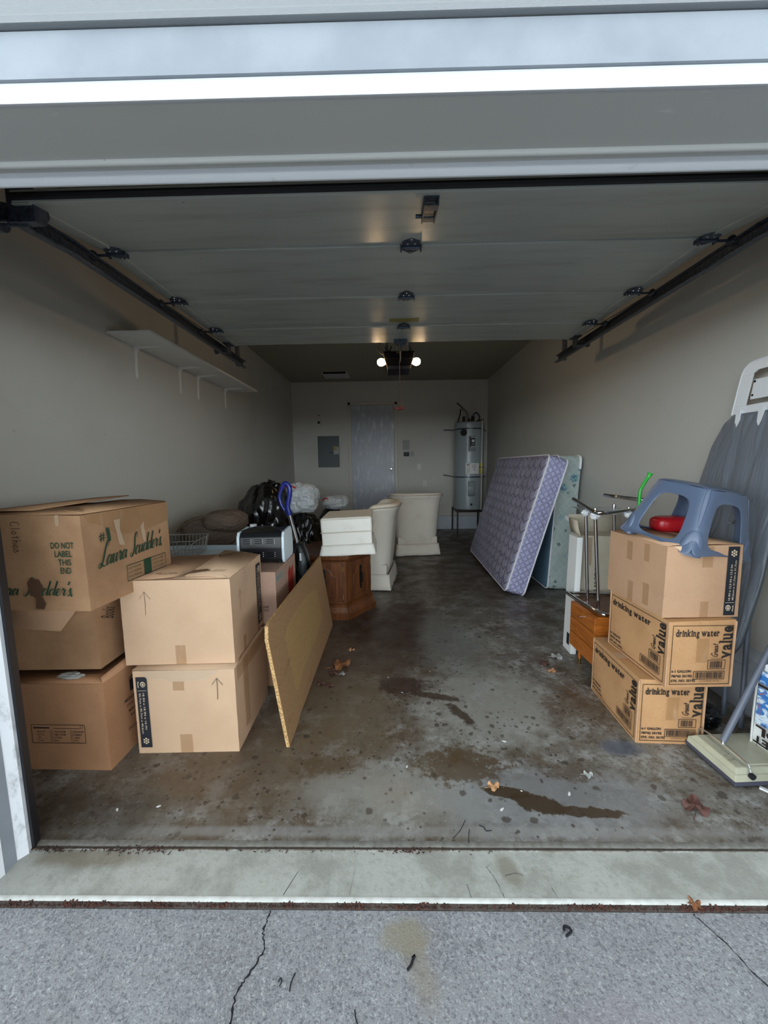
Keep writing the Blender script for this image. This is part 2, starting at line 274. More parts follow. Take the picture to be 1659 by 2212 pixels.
def tube(bm, pts, r, n=10, closed=False, k=0, cap=True):
    P = smooth_path(pts, k, closed) if k else [Vector(p) for p in pts]
    N = len(P); rings = []; up = Vector((0, 0, 1))
    prev = None
    for i, p in enumerate(P):
        a = P[(i-1) % N] if closed or i > 0 else p; b = P[(i+1) % N] if closed or i < N-1 else p
        d = (b-a).normalized()
        if prev is None:
            x = d.cross(up); x = d.cross(Vector((1, 0, 0))) if x.length < .1 else x
        else: x = prev-d*prev.dot(d)
        x.normalize(); prev = x; y = d.cross(x)
        rr = r(i/(N-1)) if callable(r) else r
        rings.append([bm.verts.new(p+(x*math.cos(2*math.pi*j/n)+y*math.sin(2*math.pi*j/n))*rr) for j in range(n)])
    for i in range(N if closed else N-1):
        A, B = rings[i], rings[(i+1) % N]
        for j in range(n): bm.faces.new((A[j], A[(j+1) % n], B[(j+1) % n], B[j]))
    if cap and not closed: bm.faces.new(rings[0][::-1]); bm.faces.new(rings[-1])
def cyl(bm, p0, p1, r0, r1=None, n=20):
    r1 = r0 if r1 is None else r1
    tube(bm, [p0, p1], lambda t: r0+(r1-r0)*t, n)
def lathe(bm, prof, c=(0, 0, 0), n=32, mat=None):
    t = nb(); rings = []
    for r, z in prof:
        rings.append([t.verts.new((r*math.cos(2*math.pi*j/n), r*math.sin(2*math.pi*j/n), z)) for j in range(n)] if r > 1e-6 else [t.verts.new((0, 0, z))])
    for A, B in zip(rings, rings[1:]):
        for j in range(n):
            a = A if len(A) == 1 else (A[j], A[(j+1) % n]); b = B if len(B) == 1 else (B[(j+1) % n], B[j])
            if len(a)+len(b) >= 3: t.faces.new(tuple(a)+tuple(b))
    if len(rings[0]) > 1: t.faces.new(rings[0][::-1])
    if len(rings[-1]) > 1: t.faces.new(rings[-1])
    bmesh.ops.recalc_face_normals(t, faces=t.faces[:])
    merge(bm, t, (Matrix.Translation(c) @ mat) if mat is not None else Matrix.Translation(c))
def grid(bm, fn, nu, nv, closeu=False):
    V = [[bm.verts.new(fn(i/(nu if closeu else nu-1), j/(nv-1))) for j in range(nv)] for i in range(nu)]
    for i in range(nu if closeu else nu-1):
        for j in range(nv-1): bm.faces.new((V[i][j], V[(i+1) % nu][j], V[(i+1) % nu][j+1], V[i][j+1]))
    return V
def blob(bm, c, r, amp=.08, f=3, seed=0, sub=5, flat=None, pw=1, crease=0):
    t = nb(); bmesh.ops.create_icosphere(t, subdivisions=sub, radius=1)
    o = Vector((seed*7.1, seed*3.3, seed*1.7))
    for v in t.verts:
        d = v.co.normalized(); wr = 0 if not crease or f < 1.61 and f > 2.6 else crease*.12*(abs(noise.noise(d*7.5+o))-.25); s = sum(abs(x)**pw for x in d)**(-1/pw) if pw != 1 else 1
        k = 1+amp*noise.fractal(d*f+o, 1.3, 2, 3)
        if crease: k += crease*(abs(noise.noise(d*f*2.2+o))-.3)+wr
        v.co = Vector((d.x*s*r[0]*k, d.y*s*r[1]*k, d.z*s*r[2]*k))
        if flat is not None and v.co.z < flat: v.co.z = flat+(v.co.z-flat)*.04
    merge(bm, t, Matrix.Translation(c))
def ob(name, bm, mat, parent=None, loc=None, rot=None, ang=40):
    bmesh.ops.recalc_face_normals(bm, faces=bm.faces[:])
    me = bpy.data.meshes.new(name); bm.to_mesh(me); bm.free()
    me.materials.append(MM[mat] if isinstance(mat, str) else mat)
    me.polygons.foreach_set('use_smooth', [True]*len(me.polygons)); me.set_sharp_from_angle(angle=R(ang))
    o = bpy.data.objects.new(name, me); C.objects.link(o)
    if ang <= 50: w = o.modifiers.new('weighted_normals', 'WEIGHTED_NORMAL'); w.keep_sharp = True; w.weight = 60
    if parent is not None: o.parent = parent
    if loc is not None: o.location = loc
    if rot is not None: o.rotation_euler = rot
    return o
def tag(o, label, cat, group=None):
    o['label'] = label; o['category'] = cat
    if group: o['group'] = group
    return o
def thing(name, label, cat, loc=(0, 0, 0), rot=(0, 0, 0), group=None):
    o = bpy.data.objects.new(name, None); C.objects.link(o); o.location = loc; o.rotation_euler = rot; o.empty_display_size = .1
    return tag(o, label, cat, group)
def struct(name, bm, mat, ang=40):
    o = ob(name, bm, mat, ang=ang); o['kind'] = 'structure'; return o
def sub(o, n=1):
    m = o.modifiers.new('subdivision', 'SUBSURF'); m.levels = n; m.render_levels = n; return o
def solid(o, t, off=0):
    m = o.modifiers.new('thickness', 'SOLIDIFY'); m.thickness = t; m.offset = off; return o

# ---- flat print: words, rules, barcodes drawn on a plane, then laid on a face ----
TC = {}
def text_mesh(s, bold, shear):
    key = (s, bold, shear)
    if key not in TC:
        cu = bpy.data.curves.new('t', 'FONT'); cu.body = s; cu.size = 1; cu.offset = bold; cu.shear = shear; cu.resolution_u = 3
        o = bpy.data.objects.new('t', cu); me = bpy.data.meshes.new_from_object(o)
        bpy.data.objects.remove(o); bpy.data.curves.remove(cu); TC[key] = me
    return TC[key]
class Print:
    def __init__(s): s.bm = nb()
    def add(s, t, x, y, rot=0):
        merge(s.bm, t, Matrix.Translation((x, y, 0)) @ Matrix.Rotation(R(rot), 4, 'Z')); return s
    def txt(s, w, x, y, W, H, rot=0, bold=0, shear=0):
        t = nb(); t.from_mesh(text_mesh(w, bold, shear))
        if not t.verts: t.free(); return s
        xs = [v.co.x for v in t.verts]; ys = [v.co.y for v in t.verts]
        a, b, c, d = min(xs), max(xs), min(ys), max(ys)
        for v in t.verts: v.co = ((v.co.x-a)/(b-a)*W, (v.co.y-c)/(d-c)*H, 0)
        return s.add(t, x, y, rot)
    def poly(s, pts, x=0, y=0, rot=0):
        t = nb(); t.faces.new([t.verts.new((p[0], p[1], 0)) for p in pts]); return s.add(t, x, y, rot)
    def rect(s, x0, y0, x1, y1): return s.poly([(x0, y0), (x1, y0), (x1, y1), (x0, y1)])
    def frame(s, x0, y0, x1, y1, w):
        s.rect(x0, y0, x1, y0+w); s.rect(x0, y1-w, x1, y1); s.rect(x0, y0+w, x0+w, y1-w); return s.rect(x1-w, y0+w, x1, y1-w)
    def bars(s, x0, y0, x1, y1, seed=1, dens=.5):
        r = random.Random(seed); x = x0
        while x < x1:
            w = r.choice((.0012, .002, .003)); s.rect(x, y0, min(x+w, x1), y1); x += w+r.choice((.0012, .0016, .0026))
        return s
    def stroke(s, pts, w, x=0, y=0, rot=0, k=6, vary=0):
        P = smooth_path([(p[0], p[1], 0) for p in pts], k) if len(pts) > 2 and k else [Vector((p[0], p[1], 0)) for p in pts]
        t = nb(); L = []
        for i, p in enumerate(P):
            d = (P[min(i+1, len(P)-1)]-P[max(i-1, 0)]); d = d.normalized() if d.length else Vector((1, 0, 0))
            nrm = Vector((-d.y, d.x, 0)); ww = w*(1+vary*max(-.6, -d.y))*.5
            L.append((t.verts.new(p+nrm*ww), t.verts.new(p-nrm*ww)))
        for (a, b), (c, d) in zip(L, L[1:]): t.faces.new((a, b, d, c))
        return s.add(t, x, y, rot)
    def script(s, word, x, y, H, w, rot=0, slant=.35, wid=1.0, vary=0):
        """joined hand lettering; H is the x-height"""
        cx = 0; M2 = Matrix.Rotation(R(rot), 4, 'Z')
        for ch in word:
            st, adv = GLY.get(ch, ([], .8))
            for pl in st:
                q = [((cx+a*wid+slant*b)*H, b*H) for a, b in pl]
                s.stroke([(x+(M2 @ Vector((u, v, 0))).x, y+(M2 @ Vector((u, v, 0))).y) for u, v in q], w, vary=vary)
            cx += adv*wid
        return s
    def serif(s, word, x, y, W, xh, bold=.02):
        """upright lettering with slab serifs, width W, x-height xh"""
        asc = xh*1.5; pos = []; cx = 0
        for ch in word:
            if ch == ' ': cx += .45*xh; pos.append(None); continue
            me = text_mesh(ch, bold, 0); t = nb(); t.from_mesh(me)
            xs = [v.co.x for v in t.verts]; ys = [v.co.y for v in t.verts]; k = xh/.5
            w = (max(xs)-min(xs))*k*.96; pos.append((cx, w, t, min(xs), k)); cx += w+.2*xh
        f = W/(cx-.2*xh)
        for ch, q in zip(word, pos):
            if not q: continue
            c0, w, t, mx, k = q
            for v in t.verts: v.co = ((v.co.x-mx)*k*.96*f, v.co.y*k, 0)
            s.add(t, x+c0*f, y)
            sw = .16*xh*max(f, .8); sh = .1*xh; w *= f
            for u, lv in SER.get(ch, ()):
                px = x+c0*f+u*w; py = y+(0, xh*1.04, asc*1.0)[lv]-(sh if lv else 0)
                s.rect(px-sw, py, px+sw, py+sh)
        return s
    def lay(s, name, mat, parent, face, dims, off=.0022):
        w, d, h = dims
        B = {'front': ((-w/2, -d/2-off, 0), (1, 0, 0), (0, 0, 1)), 'right': ((w/2+off, -d/2, 0), (0, 1, 0), (0, 0, 1)),
             'left': ((-w/2-off, d/2, 0), (0, -1, 0), (0, 0, 1)), 'top': ((-w/2, -d/2, h+off), (1, 0, 0), (0, 1, 0))}[face] if isinstance(face, str) else face
        o, rx, uy = [Vector(q) for q in B]; nz = rx.cross(uy)
        s.bm.transform(Matrix(((rx.x, uy.x, nz.x, o.x), (rx.y, uy.y, nz.y, o.y), (rx.z, uy.z, nz.z, o.z), (0, 0, 0, 1))))
        me = bpy.data.meshes.new(name); s.bm.to_mesh(me); s.bm.free(); me.materials.append(MM[mat])
        q = bpy.data.objects.new(name, me); C.objects.link(q); q.parent = parent; return q
SER = {'d': ((.85, 0), (.75, 2)), 'r': ((.25, 0), (.1, 1)), 'i': ((.5, 0), (.2, 1)), 'n': ((.1, 0), (.9, 0), (.05, 1)), 'k': ((.1, 0), (.9, 0), (.05, 2), (.8, 1)),
       'w': ((.05, 1), (.5, 1), (.95, 1)), 'v': ((.08, 1), (.92, 1)), 'l': ((.5, 0), (.2, 2)), 'u': ((.05, 1), (.75, 1), (.95, 0)), 'a': ((.95, 0),), 't': ((.7, 0),)}
GLY = {'a': ([[(.8, .85), (.4, 1), (.05, .5), (.25, .03), (.6, .35), (.85, .95), (.8, .3), (.95, .03), (1.15, .3)]], 1.15),
       'u': ([[(0, .5), (.15, 1), (.12, .3), (.35, 0), (.65, .4), (.8, 1), (.76, .3), (.92, .03), (1.15, .3)]], 1.15),
       'r': ([[(0, .4), (.2, 1.1), (.32, .85), (.6, .88), (.5, .3), (.68, .03), (.9, .3)]], .88),
       'c': ([[(.72, .8), (.5, 1), (.12, .6), (.15, .12), (.45, 0), (.85, .35)]], .82),
       'd': ([[(.8, .85), (.4, 1), (.05, .5), (.25, .03), (.6, .35), (.86, 1.2), (.95, 2.2), (.82, .4), (.95, .03), (1.15, .3)]], 1.15),
       'e': ([[(0, .3), (.5, .6), (.5, 1), (.15, .85), (.1, .2), (.4, 0), (.8, .35)]], .8),
       's': ([[(0, .3), (.4, 1.1), (.45, .7), (.6, .3), (.3, 0), (.05, .12)]], .7), "'": ([[(.15, 2.1), (.05, 1.6)]], .15), '.': ([[(0, 0), (.12, .12), (.2, 0), (.1, -.08), (0, 0)]], .3),
       'L': ([[(1.2, 2.0), (1.3, 2.55), (.95, 2.6), (.72, 1.9), (.6, .9), (.35, .1), (-.1, -.05), (-.2, .25), (.2, .35), (.8, 0), (1.5, .05)]], 1.35),
       'S': ([[(1.15, 2.0), (1.15, 2.55), (.75, 2.6), (.6, 2.0), (.75, 1.3), (.75, .5), (.35, -.1), (-.05, .15), (.1, .4)]], 1.1),
       'C': ([[(.7, 1.6), (.4, 1.9), (.05, 1.2), (.1, .3), (.5, 0), (.8, .3)]], 1.1), 'l': ([[(.1, 1.9), (.15, 0)]], .5), 'o': ([[(.4, 1), (.1, .6), (.2, .05), (.6, .3), (.5, .95), (.3, 1)]], .9),
       't': ([[(.3, 1.8), (.3, 0)], [(0, 1.1), (.6, 1.2)]], .8), 'h': ([[(.1, 1.9), (.1, 0)], [(.1, .6), (.4, 1), (.55, .5), (.55, 0)]], .8),
       'G': ([[(1.1, 1.7), (.7, 2.1), (.1, 1.3), (.3, .1), (.8, .2), (1.0, .9), (.6, .9)], [(1, .9), (.9, -.3)]], 1.3)}

# ================= THE ROOM =================
XL, XR, YB, ZC, YF = -1.93, 1.906, 7.90, 2.92, 1.215
b = nb(); box(b, XL-.12, 1.178, -.2, XR+.12, YB+.12, 0); struct('floor', b, 'garage_concrete')
b = nb(); prism(b, [(1.178, -.004), (1.030, -.004), (1.022, -.012), (1.019, -.2), (1.178, -.2)], XL-1.6, XR+1.6, 'YZ'); o = struct('threshold_apron', b, 'apron_concrete')
b = nb(); prism(b, [(1.036, -.0042), (1.029, -.0045), (1.0235, -.0085), (1.0228, -.0077), (1.029, -.0032), (1.036, -.0035)], XL-1.6, XR+1.6, 'YZ')
e = ob('worn_lit_edge', b, 'apron_edge', o)  # paler strip: light on the worn rounded edge is put into its colour
b = nb(); prism(b, [(1.0235, -.009), (1.0205, -.0135), (1.0180, -.018), (1.0155, -.0215), (1.0155, -.03), (1.03, -.03)], XL-1.6, XR+1.6, 'YZ'); ob('joint_dirt', b, 'groove_dirt', o)
b = nb(); prism(b, [(1.216, -.002), (1.206, .0018), (1.194, .0022), (1.186, -.001)], -1.3, 1.9, 'YZ'); ob('raised_lip', b, 'lip_concrete', o)
b = nb(); prism(b, [(1.186, -.002), (1.1855, .0007), (1.180, .0007), (1.180, -.002)], -1.3, 1.9, 'YZ'); ob('dirt_groove', b, 'groove_dirt', o)
b = nb(); box(b, -40, -60, -.35, 40, 1.014, -.022); DRV = struct('driveway', b, 'driveway_concrete')
def crack(pts, w, z, parent, seed, name='crack', jag=.004):
    r = random.Random(seed); b = nb(); P = smooth_path([(x, y, 0) for x, y in pts], 9); L = []
    for i, p in enumerate(P):
        d = (P[min(i+1, len(P)-1)]-P[max(0, i-1)]).normalized(); n = Vector((-d.y, d.x, 0)); p = p+n*r.uniform(-jag, jag)
        ww = w*r.uniform(.3, 1.3); L.append((b.verts.new((p.x+n.x*ww, p.y+n.y*ww, z)), b.verts.new((p.x-n.x*ww, p.y-n.y*ww, z))))
    for (a, c), (d, e) in zip(L, L[1:]): b.faces.new((a, c, e, d))
    return ob(name, b, 'crack_dark', parent)
CR1 = [(-.37, 1.012), (-.375, .96), (-.36, .92), (-.385, .86), (-.40, .82), (-.39, .74), (-.385, .6)]
crack(CR1, .0026, -.0213, DRV, 1, jag=.003); crack([(.86, 1.01), (.90, .93), (.92, .86), (.98, .78), (1.0, .70), (1.08, .60)], .0018, -.0213, DRV, 2, jag=.002)
for k, pts in enumerate([[(.29, 1.13), (.31, 1.09), (.325, 1.035)], [(.22, 1.075), (.225, 1.035)], [(.475, 1.065), (.483, 1.035)], [(-.31, 1.11), (-.34, 1.04)], [(.345, 1.1), (.38, 1.108), (.4, 1.1)], [(-.13, 1.12), (-.14, 1.04)]]):
    crack(pts, .0007, -.0033, o, 10+k, jag=.0012)
def wallbox(name, a, mat='wall_paint'):
    b = nb(); box(b, *a); return struct(name, b, mat)
wallbox('wall_left', (XL-.12, 1.19, -.1, XL, YB+.12, 3.05)); wallbox('wall_right', (XR, 1.19, -.1, XR+.12, YB+.12, 3.05))
wallbox('wall_back', (XL-.12, YB, -.1, XR+.12, YB+.12, 3.05)); wallbox('ceiling', (XL-.12, 1.0, ZC, XR+.12, YB+.12, ZC+.12), 'ceiling_paint')
def stem(name, a):
    b = nb(); box(b, *a, bev=.006); o = struct(name, b, 'stem_paint'); return o
stem('baseboard_back', (XL, 7.846, -.02, XR, YB+.02, .268)); stem('baseboard_right', (1.795, 1.19, -.02, XR+.02, 7.846, .295)); stem('baseboard_left', (XL-.02, 1.19, -.02, -1.83, 7.846, .295))
b = nb(); box(b, XL+.02, 7.838, .232, XR, 7.848, .238); struct('trim_1', b, 'casing_paint')
b = nb(); box(b, 1.787, 1.22, .236, 1.797, 7.8, .242); struct('trim_2', b, 'stem_paint')
# front wall: returns beside and above the opening, siding outside
OL, OR, OZ = -1.24, 1.42, 2.08
b = nb(); box(b, XL-2.6, 1.06, -.1, OL-.055, YF, 3.4); struct('wall_front_left', b, 'wall_paint')
b = nb(); box(b, OR+.055, 1.06, -.1, XR+2.6, YF, 3.4); struct('wall_front_right', b, 'wall_paint')
b = nb(); box(b, OL-.055, 1.06, 2.14, OR+.055, YF, 3.4); struct('wall_front_top', b, 'wall_paint')
TW = Matrix.Rotation(R(.25), 4, 'Z')      # the trim runs a hair out of square with the slab
TWH = TW
def hprism(pts, mat, name, x0=-4.2, x1=4.2, ang=35):
    b = nb(); prism(b, pts, x0, x1, 'YZ', mat=TWH); return struct(name, b, mat, ang)
# soffit of the header in stepped boards, weather stop, white drip trim, siding laps
hprism([(.957, OZ+.001), (1.116, OZ+.001), (1.116, 2.2), (.957, 2.2)], 'soffit_paint', 'trim_3')
sp_ = [(1.112, OZ+.006)] + [(1.124+.010*math.sin(a), OZ-.006+.010*(1-math.cos(a))-.003) for a in [R(-60), R(-30), 0, R(30)]] + [(1.136, OZ-.002), (1.152, OZ-.002), (1.152, 2.2), (1.112, 2.2)]
hprism(sp_, 'soffit_paint', 'trim_4', ang=60)
hprism([(1.146, OZ+.004), (1.150, OZ-.003), (1.172, OZ-.019), (1.178, OZ-.020), (1.205, OZ+.012), (1.205, OZ+.05), (1.146, OZ+.05)], 'trim_white', 'trim_5', ang=60)
hprism([(.951, OZ-.001), (.958, OZ-.002), (.975, OZ+.006), (.975, 2.119), (.951, 2.119)], 'trim_white', 'trim_6')
lapp = [(.949, 2.1195), (.944, 2.1203), (.9435, 2.1315), (.9485, 2.133), (.950, 2.217), (.99, 2.218), (.99, 2.121)]
hprism(lapp, 'siding', 'siding_lap', ang=25)
hprism([(.941, 2.2195), (.9365, 2.2205), (.9355, 2.233), (.938, 2.238), (.944, 2.2415), (.944, 3.6), (.99, 3.6), (.99, 2.2195)], 'siding_rough', 'siding_panel', ang=25)
# left and right jambs: stop, casing, corner board, mirrored
def jamb(nm, s, xo):
    X = lambda v: xo+s*v
    P = lambda pts: [(X(a), y) for a, y in pts]
    b = nb(); prism(b, P([(0, 1.180), (.004, 1.165), (-.016, 1.137), (-.05, 1.137), (-.05, 1.180)]), -.02, 2.1, 'XY'); a = struct('trim_%d' % nm, b, 'jamb_white', 50)
    b = nb(); prism(b, P([(-.012, 1.139), (-.012, 1.094), (-.05, 1.094), (-.05, 1.139)]), -.02, 2.1, 'XY'); struct('trim_%d' % (nm+1), b, 'siding')
    b = nb(); prism(b, P([(-.010, 1.096), (-.016, 1.070), (-.016, 1.040), (-.2, 1.040), (-.2, 1.096)]), -.02, 2.1, 'XY'); struct('trim_%d' % (nm+2), b, 'jamb_white')
    b = nb(); prism(b, P([(.010, 1.184), (.010, 1.180), (-.05, 1.180), (-.05, 1.21), (.003, 1.21)]), .0, 2.1, 'XY'); struct('trim_%d' % (nm+3), b, 'rubber_black')
    b = nb(); prism(b, P([(-.05, .957), (-3, .957), (-3, 1.04), (-.05, 1.04)]), -.02, 2.1, 'XY'); struct('trim_%d' % (nm+4), b, 'siding')
jamb(7, 1, OL); jamb(12, -1, OR)
# moss and crumbs in the joints: uncountable
b = nb(); rnd = random.Random(5)
for k in range(2600):
    x = rnd.uniform(-1.35, 1.3); s = rnd.uniform(.0008, .0022)*(1.5 if noise.noise(Vector((x*6, 0, 3))) > 0 else .7); y = 1.0195+rnd.uniform(-.004, .004)
    box(b, -s, -s*.6, -s, s, s*.6, s*rnd.uniform(.6, 1.6), mat=TR((x, y, -.0165+max(0, y-1.018)*1.2+rnd.uniform(-.002, .003)), (rnd.random()*3, rnd.random()*3, rnd.random()*3)))
for k in range(420):
    x = rnd.choice((rnd.uniform(-1.22, .35), rnd.gauss(-1.17, .035), rnd.gauss(-.82, .03), rnd.gauss(-.93, .05), rnd.gauss(.05, .05))); y = 1.176+abs(rnd.gauss(0, .006))*rnd.choice((1, -1)); s = rnd.uniform(.0008, .0022)
    box(b, -s*2, -s*.6, 0, s*2, s*.6, s*.7, mat=TR((x, y, 0), (0, 0, rnd.random()*3)))
o = ob('moss', b, 'moss'); o['kind'] = 'stuff'; tag(o, 'red-brown moss and crumbs in the joints of the threshold', 'moss')

# back door
D = bpy.data.objects.new('door_1', None); C.objects.link(D); D['kind'] = 'structure'; D.location = (-.347, YB, .27)
b = nb(); box(b, -.424, -.012, 0, .424, .03, 2.19, .003); ob('door_panel', b, 'back_door_paint', D)
b = nb()
for a in ((-.485, -.03, -.002, -.428, .02, 2.25), (.428, -.03, -.002, .485, .02, 2.25), (-.485, -.03, 2.194, .485, .02, 2.252)): box(b, *a, bev=.006)
ob('door_casing', b, 'casing_paint', D)
b = nb(); lathe(b, [(.032, 0), (.032, .006), (.014, .01), (.012, .03), (.026, .042), (.029, .055), (.02, .066), (0, .069)], mat=Matrix.Rotation(R(90), 4, 'X')); ob('door_knob', b, 'chrome', D, (.355, -.012, .945))
b = nb(); box(b, -.1, -.0, -.01, .1, .1, .01); ob('door_threshold', b, 'aluminium', D, (0, -.06, -.01))
# attic hatch in the ceiling
b = nb(); box(b, -1.2, 7.12, 2.905, -.74, 7.55, 2.93, .004); t_ = struct('ceiling_hatch', b, 'trim_white')
b = nb(); box(b, -1.17, 7.10, 2.895, -.77, 7.12, 2.92); ob('hatch_gap', b, 'hole_black', t_)

# ================= OVERHEAD DOOR AND ITS HARDWARE =================
DXL, DXR, DZ = -1.325, 1.505, 2.29
G = thing('garage_door', 'white sectional overhead door standing open below the garage ceiling', 'garage door', (.09, 1.58, DZ))
def dl(x, y, z): return (x-.09, y-1.58, z-DZ)
secs = [(1.478, 2.215, 1.946, 2.292), (1.950, 2.286, 2.493, 2.291), (2.497, 2.286, 3.005, 2.291), (3.009, 2.286, 3.395, 2.29)]
for i, (y0, z0, y1, z1) in enumerate(secs):
    L = math.hypot(y1-y0, z1-z0); a = math.atan2(z1-z0, y1-y0)
    b = nb(); box(b, -1.415, 0, 0, 1.415, L, .042, .007)
    for sx in (-1, 1): box(b, sx*1.415, .0, -.004, sx*1.35, L, .002, .002)          # end stile
    b.transform(TR(dl(.09, y0, z0), (a, 0, 0))); o = ob('door_section', b, 'door_section', G)
b = nb(); tube(b, [(-1.41, -.006, .01), (1.41, -.006, .01)], .012, 8); ob('bottom_seal', b, 'rubber_black', G, dl(.09, 1.478, 2.222))
def hinge(x, y, s, edge=False):
    b = nb(); t = .004
    prism(b, [(-.03*s, -.004), (-.03*s, -.03*s), (-.0, -.058*s), (.03*s, -.03*s), (.03*s, -.004)], -.010, -.004, 'XY', .001)
    prism(b, [(-.03*s, .004), (-.03*s, .022*s), (0, .045*s), (.03*s, .022*s), (.03*s, .004)], -.008, -.002, 'XY', .001)
    tube(b, [(-.034*s, 0, -.012), (.034*s, 0, -.012)], .0075, 10)
    for sx in (-1, 1): box(b, sx*.034*s-.003, -.012, -.022, sx*.034*s+.003, .02, -.004)
    o = ob('hinge', b, 'galv_dark', G, dl(x, y, DZ))
    if edge:
        b = nb(); q = -1 if x < 0 else 1
        tube(b, [(0, 0, -.014), (q*.11, 0, -.014)], .006, 8); lathe(b, [(0, -.008), (.02, -.008), (.023, 0), (.02, .008), (0, .008)], (q*.11, 0, -.014), 16, Matrix.Rotation(R(90), 4, 'Y'))
        ob('roller', b, 'galv_dark', o)
    b = nb()
    for px, py in ((-.012, -.02), (.012, -.02), (0, -.045), (0, .03)): lathe(b, [(.005, 0), (.004, -.003), (0, -.0035)], (px*s, py*s, -.0095), 8)
    ob('screw', b, 'chrome', o)
    return o
CXH = .105
for y in (1.948, 2.495, 3.007):
    hinge(CXH, y, 1.35)
    for x in (DXL+.055, DXR-.055): hinge(x, y, 1.25, True)
b = nb()   # lift handle / lock bracket near the bottom edge
box(b, -.028, 0, -.006, .028, .15, -.001, .002); box(b, -.026, .0, -.03, -.021, .15, -.004); box(b, .021, .0, -.03, .026, .15, -.004); box(b, -.026, .0, -.03, .026, .045, -.024, .002); box(b, -.026, .11, -.026, .026, .15, -.02, .002); cyl(b, (-.05, .11, -.02), (-.02, .11, -.02), .007)
ob('lift_bracket', b, 'galv_dark', G, dl(.155, 1.50, 2.218), (R(9.1), 0, 0))
b = nb(); box(b, -.022, .03, -.0072, .022, .12, -.0062); ob('bracket_plate', b, 'galv', G.children[-1])
p = Print(); p.rect(-.105, -.035, .105, .035); p.lay('warning_sticker', 'old_yellow', G, (dl(.105, 2.89, DZ-.0012), (-1, 0, 0), (0, 1, 0)), (0, 0, 0), 0)
st_ = G.children[-1]
p = Print()
for k in range(5):
    p.txt('WARNING GARAGE DOOR SPRING' if k else 'DANGER', -.095, .022-k*.0125, .08 if k else .04, .005); p.txt('CHILDREN KEEP AWAY FROM DOOR', .012, .022-k*.0125, .08, .005)
p.lay('sticker_text', 'ink_brown', st_, (dl(.105, 2.89, DZ-.002), (-1, 0, 0), (0, 1, 0)), (0, 0, 0), 0)
b = nb(); box(b, -.055, 0, -.03, .055, .06, -.001, .002); box(b, -.012, -.02, -.06, .012, .04, -.02, .002); o = ob('top_bracket', b, 'galv_dark', G, dl(.09, 3.30, DZ))
b = nb(); tube(b, [dl(.09, 3.34, DZ-.03), dl(.1, 3.6, DZ+.02), dl(.1, 3.9, DZ+.09)], .011, 8); ob('door_arm', b, 'galv', G)
for x, q in ((DXL, -1), (DXR, 1)):
    b = nb(); box(b, -.03, -.05, -.012, .03, .05, -.002, .002); box(b, -.004, -.04, -.075, .004, .04, -.006, .001); box(b, q*.01, -.035, -.075, q*.06, .035, -.068, .001); cyl(b, (0, 0, -.06), (q*.11, 0, -.06), .006); lathe(b, [(0, -.01), (.022, -.01), (.022, .01), (0, .01)], (q*.1, 0, -.06), 14, Matrix.Rotation(R(90), 4, 'Y'))
    ob('end_bracket', b, 'galv_dark', G, dl(x-q*.01, 3.33, DZ))
    b = nb(); prism(b, [(0, -.03), (.05, -.02), (.075, .02), (.06, .07), (.0, .09)], -.05, .05, 'YZ', .006); tube(b, [(0, .03, -.015), (q*.14, .01, -.02)], .016, 10); lathe(b, [(0, -.02), (.035, -.02), (.035, .02), (0, .02)], (q*.1, .01, -.02), 16, Matrix.Rotation(R(90), 4, 'Y'))
    ob('bottom_bracket', b, 'galv_dark', G, dl(x-q*.02, 1.49, 2.19))
    b = nb(); tube(b, [dl(x-q*.035, 1.50, 2.19), dl(x-q*.035, 3.3, DZ-.035)], .0025, 6); ob('lift_cable', b, 'iron_black', G)
# tracks
for nm, x, q, lab in (('a', -1.385, -1, 'steel roller track of the overhead door, along the left wall'), ('b', 1.575, 1, 'steel roller track of the overhead door, along the right wall')):
    T = thing('door_track', lab, 'track', (x, 1.7, DZ-.03))
    arc = [(0, 1.262-1.7, -DZ+.06), (0, 1.262-1.7, -.42)] + [(0, 1.262-1.7+.36*(1-math.cos(a)), -.42+.36*math.sin(a)*1.05) for a in [R(k) for k in range(8, 91, 8)]] + [(0, 0.1, -.022), (0, 3.84-1.7, -.015)]
    b = nb(); prof = [(.0, .028), (.0, -.028), (-q*.03, -.03), (-q*.034, -.022)]   # channel opening towards the door
    V = []
    for i, p in enumerate(arc):
        a0 = Vector(arc[max(0, i-1)]); a1 = Vector(arc[min(len(arc)-1, i+1)]); d = (a1-a0).normalized(); nrm = Vector((0, -d.z, d.y))
        V.append([b.verts.new(Vector(p)+Vector((u, 0, 0))+nrm*w) for u, w in [(-q*.03, .03)]+prof])
    for A, B in zip(V, V[1:]):
        for j in range(4): b.faces.new((A[j], A[j+1], B[j+1], B[j]))
    solid(ob('rail', b, 'galv_dark', T), .003)
    b = nb(); box(b, q*.004, 2.04, -.045, q*.035, 2.08, .64, .001); box(b, q*.004, 1.95, -.02, q*.03, 2.1, .02, .001); ob('hanger', b, 'galv', T)
b = nb(); tube(b, [(-1.6, 1.30, 2.52), (1.8, 1.30, 2.52)], .0125, 10)
for s in (-.6, .7): tube(b, [(s+.01*k, 1.30+.028*math.cos(k*1.9), 2.52+.028*math.sin(k*1.9)) for k in range(56)], .005, 6)
tag(ob('torsion_shaft', b, 'iron_black'), 'dark torsion spring shaft over the door opening, behind the header', 'torsion shaft')
